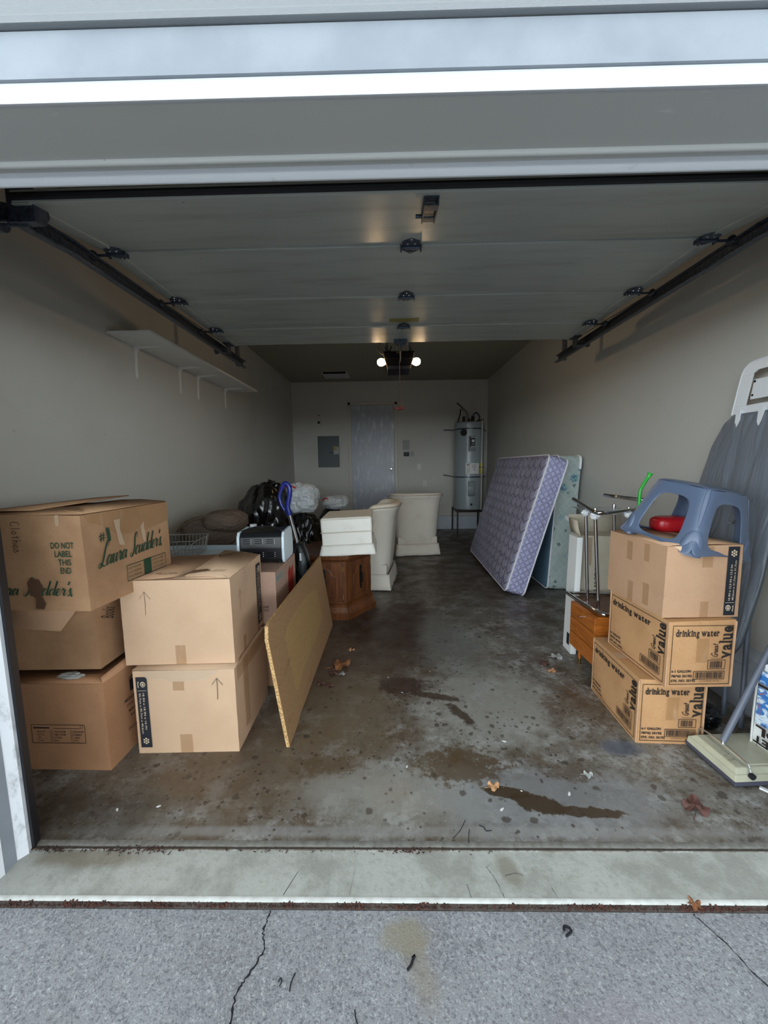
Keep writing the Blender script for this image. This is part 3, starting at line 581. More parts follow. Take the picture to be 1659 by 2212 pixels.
# opener
O = thing('garage_door_opener', 'black ceiling-hung garage door opener with two lit bulbs', 'garage door opener', (.09, 3.92, 2.24))
b = nb(); prism(b, [(-.155, .13), (.155, .13), (.135, .045), (.118, .0), (-.118, .0), (-.135, .045)], 0, .3, 'XZ', .006); box(b, -.14, -.012, .06, .14, .004, .115, .003); ob('housing', b, 'opener_black', O)
b = nb(); prism(b, [(-.118, .0), (.118, .0), (.108, -.035), (-.108, -.035)], .01, .28, 'XZ', .004); ob('lens_cover', b, 'opener_grey', O)
b = nb(); box(b, -.022, -.35, .10, .022, .12, .155, .002); box(b, -.03, -.02, .09, .03, .06, .17, .002); ob('rail', b, 'opener_black', O)
b = nb(); box(b, -.03, -.42, .05, .03, -.3, .065, .002); ob('trolley', b, 'galv_dark', O)
b = nb(); tube(b, [(.01, -.1, .11), (.012, -.06, .05), (.012, -.03, .02)], .005, 8); ob('release_lever', b, 'galv_dark', O)
for x in (-.115, .115):
    b = nb(); box(b, x-.014, .08, .12, x+.014, .083, .68); ob('hanging_strap', b, 'galv_dark', O)
for s in (-1, 1):
    b = nb(); lathe(b, [(0, -.045), (.02, -.04), (.034, -.022), (.037, 0), (.03, .02), (.018, .036), (.015, .06), (0, .06)], (0, 0, 0), 20, Matrix.Rotation(R(-90*s), 4, 'Y')); ob('light_bulb', b, 'bulb_glow', O, (s*.165, .03, .035))
    ld = bpy.data.lights.new('bulb_light', 'POINT'); ld.energy = 2.0; ld.color = (1, .70, .42); ld.shadow_soft_size = .035
    lo = bpy.data.objects.new('bulb_light', ld); C.objects.link(lo); lo.parent = O; lo.location = (s*.215, .0, .03)
b = nb(); tube(b, [(-.15, .02, .1), (-.19, .03, .13), (-.2, .03, .17), (-.18, .05, .2)], .003, 6, k=6); tube(b, [(-.11, .07, .2), (-.13, .05, .17), (-.09, .04, .14), (-.07, .06, .19)], .006, 6, k=6); ob('wire', b, 'rubber_black', O)
PC = thing('release_cord', 'thin dark release cord with red handle hanging below the opener', 'cord', (.095, 3.88, 1.83))
b = nb(); tube(b, [(0, 0, .02), (.002, 0, .2), (-.001, 0, .41), (0, 0, .44)], .0028, 6, k=5); ob('cord', b, 'ink_brown', PC)
b = nb(); box(b, -.045, -.008, -.012, .045, .008, .006, .004); cyl(b, (0, 0, -.022), (0, 0, .03), .01, .005, 10); tube(b, [(-.045, 0, -.012), (-.06, 0, -.004), (-.045, 0, .006)], .003, 6, k=4); ob('handle', b, 'dark_red', PC)

# ================= SHELF =================
T = thing('wall_shelf', 'long pale board shelf on four brackets high on the left wall', 'shelf', (XL, 3.85, 2.2))
b = nb(); box(b, .003, -1.075, 0, .305, 1.085, .02, .002); ob('board', b, 'shelf_white', T)
for y in (3.07, 3.70, 4.04, 4.70):
    b = nb()
    prism(b, [(.0, -.225), (.004, -.23), (.012, -.04), (.03, -.018), (.2, -.006), (.21, 0), (0, 0)], -.011, .011, 'XZ')
    o = ob('bracket', b, 'shelf_white', T, (0.001, y-3.85, -.0005))

# ================= BACK WALL FITTINGS =================
YW = YB-.001
T = thing('electrical_panel', 'grey breaker panel on the back wall left of the door', 'electrical panel', (-1.23, YW, 1.57))
b = nb(); box(b, -.213, -.014, -.305, .213, 0, .31, .003); ob('cover', b, 'panel_grey', T)
b = nb(); box(b, -.15, -.02, -.25, .165, -.012, .25, .003); ob('door', b, 'panel_grey', T)
b = nb(); box(b, .03, -.026, -.03, .085, -.019, .0, .002); ob('latch', b, 'black_plastic', T)
b = nb(); box(b, .1, -.022, -.05, .205, -.0195, .1); ob('paper_note', b, 'paper_grey', T); b = nb(); box(b, .1, -.024, .03, .16, -.0215, .11); ob('warning_sticker', b, 'old_yellow', T)
T = thing('door_chime_button', 'small grey box with black button above the breaker panel', 'switch', (-1.405, YW, 2.15))
b = nb(); box(b, -.035, -.02, -.06, .035, 0, .05, .003); ob('plate', b, 'outlet_plastic', T); b = nb(); box(b, -.025, -.03, -.03, .02, -.019, .02, .003); ob('button', b, 'black_plastic', T)
b = nb(); lathe(b, [(.012, 0), (.012, .01), (0, .012)], (0, 0, .13), 12, Matrix.Rotation(R(90), 4, 'X')); ob('knob', b, 'black_plastic', T)
b = nb(); lathe(b, [(.078, 0), (.078, .006), (.07, .01), (0, .011)], n=32, mat=Matrix.Rotation(R(90), 4, 'X')); tag(ob('round_cover_plate', b, 'wall_paint', loc=(-1.015, YW, 2.08)), 'round cover plate painted like the wall, left of the door frame', 'cover plate')
def papers(name, lab, x, z, w, h, mat, lines, ink='ink_brown'):
    b = nb(); box(b, -w/2, -.0025, -h/2, w/2, -.0005, h/2); o = tag(ob(name, b, mat, loc=(x, YW, z)), lab, 'notice')
    p = Print()
    for k in range(lines): p.txt(('CAUTION', 'Keep door closed', 'Do not let children operate', 'or play with the door', 'Test monthly', 'See owner manual')[k % 6], -w*.42, h*.36-k*h*.8/lines, w*(.8, .6, .82, .7)[k % 4], h*.34/lines)
    p.lay('notice_text', ink, o, ((0, -.0035, 0), (1, 0, 0), (0, 0, 1)), (0, 0, 0), 0)
papers('paper_notice', 'tall white printed notice on the back wall right of the door', .31, 1.68, .14, .2, 'paper_grey', 8)
papers('warning_notice', 'small black and white notice right of the door, below the tall notice', .315, 1.505, .11, .085, 'label_black', 2, 'paper_white')
papers('paper_card', 'small pale printed card beside the black notice on the back wall', .43, 1.505, .07, .1, 'paper_grey', 6)
T = thing('light_switch', 'white toggle light switch on the back wall right of the door', 'light switch', (.565, YW, 1.25))
b = nb(); box(b, -.04, -.007, -.062, .04, 0, .062, .003); ob('plate', b, 'outlet_plastic', T); b = nb(); box(b, -.006, -.018, -.012, .006, -.006, .012, .002); ob('toggle', b, 'white_plastic', T)
T = thing('wall_outlet', 'white double power outlet low on the back wall', 'outlet', (.68, YW, .915))
b = nb(); box(b, -.038, -.007, -.06, .038, 0, .06, .003); ob('plate', b, 'outlet_plastic', T)
for z in (-.025, .025):
    b = nb(); lathe(b, [(.017, 0), (.017, .004), (0, .004)], (0, -.007, z), 14, Matrix.Rotation(R(90), 4, 'X')); s_ = ob('socket', b, 'outlet_plastic', T)
    b = nb(); box(b, -.008, -.0125, z-.005, -.005, -.0105, z+.006); box(b, .005, -.0125, z-.005, .008, -.0105, z+.006); ob('slot', b, 'hole_black', s_)

# ================= WATER HEATER =================
HX, HY = 1.466, 7.48
T = thing('heater_stand', 'dark steel four-legged stand under the water heater', 'stand', (HX, HY, 0))
b = nb(); box(b, -.27, -.3, .415, .27, .3, .455, .004); ob('top', b, 'iron_black', T)
for sx in (-1, 1):
    for sy in (-1, 1):
        b = nb(); box(b, sx*.25-.013, sy*.3-.013, 0, sx*.25+.013, sy*.3+.013, .44, .002); ob('leg', b, 'iron_black', T)
T = thing('water_heater', 'tall grey cylindrical water heater on a dark stand in the right corner', 'water heater', (HX, HY, .455))
b = nb(); lathe(b, [(0, 0), (.262, 0), (.27, .02), (.27, 1.56), (.262, 1.59), (.24, 1.6), (0, 1.605)], n=64); ob('tank', b, 'tank_enamel', T)
for z in (.60, 1.47):
    b = nb(); lathe(b, [(.271, z-.012), (.275, z-.01), (.275, z+.01), (.271, z+.012)], n=64); tube(b, [(-.27, .05, z), (-.36, .2, z+.02), (-.42, .36, z+.03)], .009, 6); tube(b, [(.27, .05, z), (.35, .2, z), (.4, .36, z)], .009, 6)
    o = ob('strap', b, 'galv_dark', T); b = nb(); box(b, -.05, -.283, z-.012, .02, -.272, z+.012, .002); ob('buckle', b, 'chrome', o)
def onTank(w, h, z, a, t=.003, r=.2705):    # curved patch
    b = nb(); n = 10; da = w/r
    grid(b, lambda u, v: ((r+t)*math.sin(a+(u-.5)*da), -(r+t)*math.cos(a+(u-.5)*da), z+(v-.5)*h), n, 2); return b
for z, h in ((1.20, .27), (.39, .27)):
    o = ob('element_cover', onTank(.12, h, z, .0, .004), 'tank_enamel', T); solid(o, .006); 
ob('brand_badge', onTank(.09, .18, 1.23, .02, .009), 'label_black', T); 
for z_ in (1.20, .39): p = Print(); p.frame(-.061, -.136, .061, .136, .003); p.lay('cover_edge', 'rubber_black', T, ((0, -.279, z_), (1, 0, 0), (0, 0, 1)), (0, 0, 0), 0)
p = Print(); p.rect(-.04, .075, .04, .088); p.rect(-.04, -.088, .04, -.075)
t_ = nb(); bmesh.ops.create_circle(t_, cap_ends=True, radius=.026, segments=16); p.add(t_, 0, .02); p.rect(-.02, -.03, .02, -.026); p.rect(-.025, -.045, .025, -.04); p.lay('badge_mark', 'paper_white', T, ((.02, -.2835, 1.23), (1, 0, 0), (0, 0, 1)), (0, 0, 0), 0)
b = nb(); lathe(b, [(.055, 0), (.06, .02), (.052, .035), (0, .038)], n=24, mat=Matrix.Rotation(R(-30), 4, 'Z') @ Matrix.Rotation(R(90), 4, 'X')); ob('thermostat_dial', b, 'black_plastic', T, (-.137, -.232, 1.40))
o = ob('instruction_label', onTank(.25, .19, .755, .07), 'paper_white', T)
p = Print(); p.rect(-.09, .075, -.02, .085); p.rect(-.085, .055, -.045, .068); p.rect(-.05, .03, -.03, .037)
for k in range(6): p.rect(-.09, .01-k*.016, -.03, .013-k*.016); p.rect(.0, .07-k*.012, .08, .073-k*.012)
p.rect(.04, -.03, .05, .0); p.rect(.04, -.035, .07, -.03); p.lay('label_print', 'ink_brown', T, ((.0, -.2785, .755), (1, 0, 0), (0, 0, 1)), (0, 0, 0), 0)
o = ob('energy_label', onTank(.15, .19, .755, .85), 'label_yellow', T); ob('energy_label_band', onTank(.15, .018, .775, .85, .005), 'ink_black', T)
b = nb(); lathe(b, [(.02, 0), (.02, .05), (.012, .055), (.012, .075), (0, .075)], mat=Matrix.Rotation(R(90), 4, 'X')); ob('drain_valve', b, 'black_plastic', T, (.0, -.25, .1))
b = nb(); cyl(b, (.19, -.235, -.35), (.19, -.235, 1.62), .014); ob('overflow_pipe', b, 'casing_paint', T)
for pts, r, mt in (([(-.05, -.05, 1.6), (-.04, -.05, 1.75), (-.12, 0, 1.86), (-.2, .15, 1.98)], .016, 'galv'), ([(.05, 0, 1.6), (.05, 0, 1.68), (.12, 0, 1.78), (.2, .05, 1.72), (.17, .0, 1.62)], .013, 'galv_dark'), ([(-.12, -.1, 1.6), (-.12, -.1, 1.7)], .024, 'iron_black'), ([(-.03, -.12, 1.6), (-.03, -.12, 1.66)], .022, 'iron_black'), ([(.04, -.1, 1.6), (.05, -.1, 1.7)], .03, 'iron_black'), ([(-.22, -.05, 1.6), (-.17, 0, 1.75), (-.15, .05, 1.85)], .01, 'iron_black'), ([(.1, -.1, 1.61), (.24, -.12, 1.64)], .012, 'iron_black')):
    b = nb(); tube(b, pts, r, 10, k=5 if len(pts) > 2 else 0); ob('pipe', b, mt, T)

# ================= CARTONS =================
def cardmesh(w, d, h, seed=0, amp=.0016, bev=.0025, jit=.003, open_top=False):
    rr = random.Random(seed); t = nb(); bmesh.ops.create_cube(t, size=1)
    bmesh.ops.subdivide_edges(t, edges=t.edges[:], cuts=9, use_grid_fill=True)
    J = {(sx, sy, sz): Vector([rr.uniform(-jit, jit) for _ in range(3)])*(0 if sz < 0 else 1) for sx in (-1, 1) for sy in (-1, 1) for sz in (-1, 1)}
    for v in t.verts:
        c = v.co*2; e = sorted(abs(x) for x in c); edge = (1-e[1])
        j = Vector()
        for k, q in J.items():
            j += q*((1+k[0]*c.x)*(1+k[1]*c.y)*(1+k[2]*c.z)/8)
        p = Vector((v.co.x*w, v.co.y*d, (v.co.z+.5)*h))
        nrm = Vector([x if abs(x) > .999 else 0 for x in c])
        if edge > .01 and nrm.length < 1.01: p += nrm*amp*(noise.noise(p*7+Vector((seed, 0, 0)))*1.0)
        elif e[1] > .999 and c.z > -.99: p += Vector((noise.noise(p*30+Vector((seed, 9, 0))), noise.noise(p*30+Vector((seed, 0, 9))), 0))*.0012
        v.co = p+j
    return t
def carton(lab, loc, rz, dims, mat='cardboard', seed=0, tilt=(0, 0), group=None, cat='box', amp=.0016, jit=.003):
    T = thing('cardboard_box', lab, cat, loc, (R(tilt[0]), R(tilt[1]), R(rz)), group); w, d, h = dims
    ob('body', cardmesh(w, d, h, seed, amp, jit=jit), mat, T, ang=40); return T
def tape(T, dims, face, x0, y0, x1, y1, mat='packing_tape', off=.0019, name='tape', parts=6):
    p = Print(); n = parts
    for i in range(n): p.rect(x0+(x1-x0)*i/n, y0, x0+(x1-x0)*(i+1)/n, y1)
    return p.lay(name, mat, T, face, dims, off)
def flap(T, pts, mat, t=.004, name='flap'):
    """pts: quad strip as list of (left,right) 3D pairs along the flap"""
    b = nb(); V = [(b.verts.new(a), b.verts.new(c)) for a, c in pts]
    for (a, c), (d, e) in zip(V, V[1:]): b.faces.new((a, c, e, d))
    return solid(ob(name, b, mat, T, ang=60), t)
def arrow(p, x, y, h, w=.0016):
    p.stroke([(x, y), (x+.002, y+h*.5), (x+.001, y+h)], w); p.stroke([(x-.021, y+h*.7), (x+.001, y+h), (x+.026, y+h*.68)], w, k=0)
def badge(T, dims, face, x0, y0, x1, y1, l1, l2, flip=False):
    """dark size label with cream lettering running along its length"""
    W_, H_ = x1-x0, y1-y0
    p = Print(); p.rect(x0, y0, x1, y1); L = p.lay('size_label', 'label_black', T, face, dims, .0024)
    p = Print(); r = 90 if flip else -90
    def at(u, v): # u along the reading direction, v across (from baseline side)
        return (x0+v, y1-u) if not flip else (x1-v, y0+u)
    a, t = at(H_*.30, W_*.56), W_
    p.txt(l1, *at(H_*.22, W_*.52), H_*.52, W_*.17, r, .012); p.txt(l2, *at(H_*.22, W_*.2), H_*.58, W_*.17, r, .006)
    q = at(H_*.185, W_*.1); q2 = at(H_*.19, W_*.9); p.rect(min(q[0], q2[0]), min(q[1], q2[1]), max(q[0], q2[0]), max(q[1], q2[1]))
    c = at(H_*.105, W_*.62); ring = lambda rr, cx, cy: [(cx+rr*math.cos(R(k))*(1+.15*math.sin(R(3*k))), cy+rr*math.sin(R(k))) for k in range(0, 361, 24)]
    p.stroke(ring(W_*.2, *c), W_*.06, k=3); p.poly(ring(W_*.1, *c)[:-1]); p.stroke([(c[0]-W_*.2, c[1]+W_*.16), (c[0], c[1]+W_*.26), (c[0]+W_*.18, c[1]+W_*.14)], W_*.07)
    p.txt('Duck', *at(H_*.06, W_*.14), H_*.09, W_*.13, r, .03)
    c = at(H_*.905, W_*.5); s = W_*.17
    for dx, dy in ((-1, .55), (0, 0), (-1, -.55), (1, .55), (1, -.55), (0, 1.1), (0, -1.1)):
        p.poly([(c[0]+dx*s*1.05+a_*s*.9, c[1]+dy*s*1.25+b_*s*.9) for a_, b_ in ((0, .6), (.5, .3), (.5, -.3), (0, -.6), (-.5, -.3), (-.5, .3))])
    p.lay('label_text', 'ink_cream', L, face, dims, .0031)
# centre stack
cw, cdp = .455, .455
d1 = (.452, .46, .395)
T = carton('tan box on the floor under the box with drawn arrow, size label on its front', (-.942+.008, 1.632+.23, 0), 1.5, d1, 'cardboard_light', 3, amp=.003)
badge(T, d1, 'front', .013, .03, .062, .365, '18 IN x 18 IN x 16 IN', '45.7cm x 45.7cm x 40.6cm')
p = Print(); p.txt('', 0, 0, 1, 1); arrow(p, .37, .255, .1, .0022); p.lay('drawn_arrow', 'ink_black', T, 'front', d1, .003)
p = Print(); p.poly([(.03, .395), (.065, .355), (.14, .352), (.17, .342), (.25, .343), (.33, .352), (.38, .393)]); p.lay('tape', 'clear_tape', T, 'front', d1, .0035)
tape(T, d1, 'front', .19, .0, .245, .09, mat='packing_tape'); tape(T, d1, 'front', .175, .30, .225, .345)
for y in (.33,): tape(T, d1, 'right', .02, y, .44, .393, 'packing_tape', .004)
tape(T, d1, 'right', .1, .05, .16, .393, 'packing_tape', .003)
flap(T, [((-.226, -.23, .397), (.226, -.23, .397)), ((-.215, -.12, .4), (.218, -.12, .402))], 'cardboard_light')
d2 = (.486, .47, .392)
T = carton('open-topped tan box with a drawn arrow on the front, upper of the centre pair', (-.967, 1.668+.235, .4035), 2.4, d2, 'cardboard_light', 8, amp=.003)
p = Print(); arrow(p, .107, .235, .105, .0016); p.lay('drawn_arrow', 'ink_black', T, 'front', d2, .0032)
p = Print(); arrow(p, .1, .21, .1, .002); p.lay('drawn_arrow', 'ink_black', T, 'right', d2, .0032)
tape(T, d2, 'front', .225, .0, .27, .09); tape(T, d2, 'front', .215, .32, .265, .39, 'clear_tape')
tape(T, d2, 'right', .12, .0, .16, .07); tape(T, d2, 'right', .2, .30, .23, .39, 'clear_tape'); tape(T, d2, 'right', .35, .0, .40, .08)
badge(T, d2, 'right', .365, .03, .435, .36, '18 IN x 18 IN x 16 IN', '45.7cm x 45.7cm x 40.6cm')
flap(T, [((-.235, .22, .3935), (-.235, -.232, .3935)), ((-.1, .222, .396), (-.1, -.23, .396)), ((.02, .225, .399), (.025, -.2, .398))], 'cardboard')
flap(T, [((.237, -.232, .393), (.237, .23, .393)), ((.15, -.225, .403), (.16, .226, .41)), ((.04, -.222, .402), (.05, .225, .422))], 'cardboard_light')
flap(T, [((.235, -.232, .394), (-.02, -.23, .394)), ((.19, -.19, .399), (.02, -.2, .403)), ((.1, -.13, .409), (.05, -.15, .409))], 'cardboard_light')
p = Print()
for k, (s, x, y, w_, r_) in enumerate((('HANDLE', .03, .07, .08, 3), ('FRAGILE', .13, .065, .09, -2), ('KITCHEN', .06, .28, .12, -28), ('THIS END', .13, .36, .1, 4))): p.txt(s, x, y, w_, .016, r_, -.004, .2)
p.stroke([(.12, .075), (.17, .095), (.22, .075), (.17, .055), (.12, .075)], .0025); p.lay('faded_print', 'ink_brown', T, 'top', d2, .0088)
p = Print(); p.txt('MOVING', .315, .33, .1, .022, 52, .01); p.txt('STORAGE BOX', .34, .31, .12, .016, 52); p.stroke([(.31, .34), (.4, .42), (.42, .38), (.33, .3), (.31, .34)], .004, k=0); p.lay('faded_print', 'ink_brown', T, 'top', d2, .028)
p = Print(); p.rect(.245, .06, .44, .1); p.rect(.06, .19, .22, .2); p.lay('torn_tape', 'clear_tape', T, 'top', d2, .016)
# left stack
d3 = (.50, .46, .392)
LX = -1.207
T = carton('brown box with a printed contents checklist, bottom of the left stack', (LX-.25, 1.53+.23, 0), -1, d3, 'cardboard_brown', 12, amp=.003)
p = Print(); p.frame(.17, .125, .405, .21, .0022); p.rect(.27, .192, .385, .194); p.frame(.385, .194, .397, .206, .0014); p.rect(.18, .192, .25, .198)
for k in range(4):
    for x in (.252, .34): p.frame(x, .132+k*.0135, x+.01, .142+k*.0135, .0012)
for k, (a_, c_) in enumerate((('LIVING ROOM', 'DINING ROOM'), ('FAMILY ROOM', 'BASEMENT'), ('KITCHEN', 'GARAGE'), ('BATH', 'ATTIC'))):
    y = .1735-k*.0135; p.txt(a_, .268, y, (.05, .05, .032, .02)[k], .0085, 0, .01); p.txt(c_, .354, y, (.043, .036, .026, .02)[k], .0085, 0, .01)
    p.txt(('BEDROOM', 'OFFICE', 'DEN', 'OTHER')[k], .195, y, (.036, .03, .016, .025)[k], .0085)
p.lay('printed_checklist', 'ink_black', T, 'front', d3, .0034)
tape(T, d3, 'front', .33, .30, .39, .39)
p = Print(); p.rect(.15, .27, .26, .325); p.poly([(.14, .33), (.26, .335), (.26, .37)]); p.lay('printed_block', 'label_black', T, 'right', d3, .003)
p = Print()
for k, (s, w_) in enumerate((('MEDIUM', .07), ('3.0 cu. ft. capacity', .13), ('Made in the U.S.A.', .11), ('Recyclable', .07))): p.txt(s, .11+.01*k, .235-k*.028, w_, .014, 0, .012)
p.txt('Moving box', .12, .09, .12, .02); p.lay('printed_text', 'ink_black', T, 'right', d3, .003)
flap(T, [((.25, -.23, .392), (.25, .23, .392)), ((.235, -.22, .415), (.225, .22, .435))], 'cardboard_brown')
flap(T, [((-.25, -.23, .393), (.25, -.23, .393)), ((-.24, -.19, .40), (.235, -.18, .408))], 'cardboard_brown')
b = nb(); blob(b, (0, 0, 0), (.05, .02, .012), .5, 4, 3, 3); ob('torn_paper', b, 'paper_grey', T, (.09, -.20, .412))
p = Print(); p.txt('HEAVY', .0, .0, .16, .02, 0, .02); p.lay('printed_text', 'ink_black', T, ((.2505, .04, .396), (-.12, .993, 0), (-.4, 0, .9)), (0, 0, 0), .0)
d4 = (.47, .44, .315)
T = carton('brown box with its front flap hanging open, middle of the left stack', (-1.266-.235, 1.585+.22, .424), 1, d4, 'cardboard_worn', 14)
p = Print(); p.poly([(.0, 0), (.12, 0), (.12, .15), (0, .13)]); p.lay('tape', 'packing_tape', T, 'front', d4, .0028)
p = Print(); p.rect(.28, .03, .36, .13); p.lay('printed_block', 'ink_brown', T, 'right', d4, .003); p = Print(); p.txt('Books', .1, .19, .05, .08, 70, -.005, .3); p.lay('marker_writing', 'ink_black', T, 'right', d4, .003)
flap(T, [((-.235, -.219, .315), (.2, -.219, .315)), ((-.22, -.245, .28), (.18, -.25, .275)), ((-.20, -.272, .218), (.135, -.285, .200))], 'cardboard', .005)
b = nb(); prism(b, [(.2, .275), (.205, .268), (.153, .166), (.09, .178)], -.2925, -.2905, 'XZ'); 
d5 = (.50, .52, .372)
T = carton('large worn box marked DO NOT LABEL THIS END, top of the left stack', (-1.135-.25, 1.435+.26, .7455), -2.5, d5, 'cardboard_worn', 21, amp=.005, jit=.006)
p = Print()
for k, (s, x, w_) in enumerate((('DO NOT', .372, .090), ('LABEL', .384, .068), ('THIS', .395, .05), ('END', .400, .042))): p.txt(s, x, .243-k*.032, w_, .024, 0, .012)
p.lay('printed_text', 'ink_green', T, 'front', d5, .0055)
p = Print(); p.script("Laura Scudder's.", .085, .062, .026, .0036, wid=.92, vary=.8); p.rect(0, 0, .0001, .0001); p.lay('brand_script', 'ink_green', T, 'front', d5, .0056)
p = Print(); p.script('Clothes', .222, .345, .019, .0022, -90, slant=0, wid=1.1); p.lay('marker_writing', 'ink_black', T, 'front', d5, .0055)
p = Print(); p.poly([(.262, .11), (.275, .128), (.31, .125), (.325, .09), (.31, .068), (.328, .03), (.318, .008), (.285, .01), (.29, .05), (.265, .07)]); p.lay('torn_patch', 'ink_brown', T, 'front', d5, .006)
p = Print(); p.script("Laura Scudder's.", .055, .155, .036, .0048, 2, wid=.74, vary=.8); p.txt('#', .07, .252, .03, .035, 6, .008); p.txt('1', .11, .248, .017, .056, 4, .05)
p.frame(.20, .055, .47, .125, .003); p.rect(.31, .05, .36, .127)
for k in range(3): p.txt('ROCKY MOUNTAIN', .21, .104-.018*k, .08, .01); p.txt('POTATO CHIPS', .37, .104-.018*k, .08, .01)
p.lay('printed_text', 'ink_green', T, 'right', d5, .0055)
p = Print()
p.poly([(.0, .37), (.02, .34), (.10, .31), (.15, .278), (.21, .262), (.30, .258), (.44, .27), (.51, .28), (.515, .37)]); p.lay('tape', 'packing_tape', T, 'right', d5, .0062)
p = Print(); p.poly([(.145, .33), (.155, .28), (.165, .225), (.2, .215), (.19, .24), (.175, .29), (.18, .33)]); p.lay('tape_tail', 'clear_tape', T, 'right', d5, .009)
p = Print(); p.poly([(.3, .28), (.31, .22), (.33, .2), (.325, .3)]); p.lay('tape_tail', 'clear_tape', T, 'right', d5, .009)
tape(T, d5, 'front', .40, .33, .415, .37, 'clear_tape', .006)
flap(T, [((-.25, -.255, .373), (-.25, .255, .373)), ((-.1, -.24, .385), (-.1, .25, .395)), ((.02, -.22, .384), (.07, .24, .405))], 'cardboard_worn', .005)
flap(T, [((.248, -.255, .373), (.248, .255, .373)), ((.12, -.2, .380), (.12, .252, .384)), ((.0, -.15, .380), (.02, .25, .382))], 'cardboard_worn', .005)
flap(T, [((-.25, -.257, .372), (.25, -.257, .372)), ((-.2, -.20, .38), (.2, -.19, .381)), ((-.1, -.12, .385), (.08, -.1, .383))], 'cardboard_worn', .004)
# pair beneath the toaster oven
d6 = (.30, .36, .385)
T = carton('pale tan box on the floor under the pinkish box with red print', (-.672-.16, 2.15+.2, 0), 1, d6, 'cardboard', 31)
d7 = (.33, .47, .305)
T = carton('pinkish tan box with red printing, under the toaster oven', (-.662-.165, 2.155+.235, .3885), .5, d7, 'cardboard_pink', 33)
p = Print(); p.txt('PROS', .235, .095, .05, .012, 0, .02); p.rect(.25, .085, .288, .087); p.rect(.232, .0862, .24, .088); p.txt('container', .24, .074, .045, .008); p.lay('printed_text', 'ink_black', T, 'front', d7, .003)
p = Print(); p.poly([(.27, .06), (.27, .23), (.31, .26), (.34, .23), (.4, .25), (.4, .04), (.33, .06)]); p.lay('red_print', 'ink_red', T, 'right', d7, .003)
p = Print(); p.rect(.0, .235, .15, .28); p.lay('grey_label', 'paper_grey', T, 'right', d7, .003)
p = Print()
for k in range(4): p.rect(.01, .243+k*.009, .14, .2455+k*.009)
p.lay('label_text', 'ink_brown', T, 'right', d7, .0038)
# right stack: two water cartons
def water(lab, loc, rz, seed, dims, tl=(0, 0)):
    w, d, h = dims; T = carton(lab, loc, rz, dims, 'cardboard_water', seed, tl, 'drinking water cartons in the right stack', amp=.0022)
    def art(W_, H_, bx):
        p = Print(); m_ = .014; p.frame(m_, m_, W_-m_, H_-.02, .0024)
        p.serif('drinking water', m_+.014, H_-.068, (W_-m_*2)*.72 if bx else (W_-m_*2)*.72, .021, .028)
        # word running up the right edge
        q = Print(); q.serif('value', 0, 0, H_*.48, .036, .03); q.script('Great', .0, .0, .001, .001) ; q.bm.transform(Matrix.Translation((W_-m_*1.25, H_*.44, 0)) @ Matrix.Rotation(R(90), 4, 'Z')); merge(p.bm, q.bm)
        p.script('Great', W_-m_*1.2-.056, H_*.455, .013, .0028, 90, slant=.25, wid=.95)
        p.frame(W_-.112, .082, W_-.036, .124, .0022); p.bars(W_-.102, .088, W_-.05, .118, seed); p.txt('CRUSH WHEN EMPTY', W_-.1, .128, .05, .004)
        p.frame(W_-.170, .036, W_-.036, .074, .0022); p.bars(W_-.162, .041, W_-.042, .069, seed+1); p.txt('10 0078742 35192 1', W_-.14, .026, .09, .005)
        p.txt('6-1 GALLON', m_+.006, .068, .085, .012, 0, .035); p.txt('78742 35192', m_+.006, .046, .09, .012, 0, .035); p.txt('STK. NO. 35192', m_+.006, .025, .105, .012, 0, .035)
        return p
    art(w, h, True).lay('printed_text', 'ink_black', T, 'front', dims, .0032); art(d, h, False).lay('printed_text', 'ink_black', T, 'left', dims, .0032)
    tape(T, dims, 'front', w*.42, h*.38, w*.60, h*.74, 'packing_tape', .0038); tape(T, dims, 'top', .0, d/2-.03, w, d/2+.03, 'clear_tape', .003)
    for sx, sy in ((-1, -1), (1, -1), (-1, 1)):   # rubbed corners
        b = nb(); tube(b, [(sx*(w/2-.0015), sy*(d/2-.0015), .004), (sx*(w/2-.002), sy*(d/2-.002), h*.5), (sx*(w/2-.001), sy*(d/2-.001), h-.004)], .0042, 6, k=4); ob('rubbed_edge', b, 'cardboard', T)
    return T
dA = (.292, .44, .308)
water('brown drinking water carton on the floor, bottom of the right stack', (1.12+.146, 1.688+.217, 0), -2.6, 41, dA)
dB = (.285, .43, .298)
water('brown drinking water carton under the plain box, middle of the right stack', (1.166+.145, 1.622+.215, .313), 1.2, 45, dB)
d8 = (.328, .408, .312)
T = carton('plain tan box with a black size strip, under the plastic step stool', (1.152+.165, 1.652+.204, .614), 1.5, d8, 'cardboard', 51)
badge(T, d8, 'front', .262, .008, .31, .308, '16 IN x 12.5 IN x 12.5 IN', '40.6cm x 31.7cm x 31.7cm', True)
tape(T, d8, 'front', .155, .22, .20, .31); tape(T, d8, 'front', .16, .0, .195, .07)
for a_ in ((.10, .22, .135, .30), (.22, .2, .26, .29), (.09, .02, .13, .12), (.2, .0, .24, .1)): tape(T, d8, 'left', *[.408-v if k % 2 == 0 else v for k, v in enumerate(a_)])
flap(T, [((-.16, .19, .314), (-.16, -.2, .314)), ((-.07, .19, .325), (-.06, -.19, .322)), ((.01, .19, .322), (.01, -.19, .33))], 'cardboard')
flap(T, [((.16, .19, .314), (.16, -.2, .314)), ((.07, .19, .322), (.06, -.19, .319)), ((.0, .19, .316), (.0, -.19, .318))], 'cardboard')
flap(T, [((-.14, -.205, .313), (-.05, -.205, .313)), ((-.12, -.212, .30), (-.07, -.212, .298)), ((-.11, -.214, .288), (-.1, -.214, .286))], 'cardboard_light', .003)

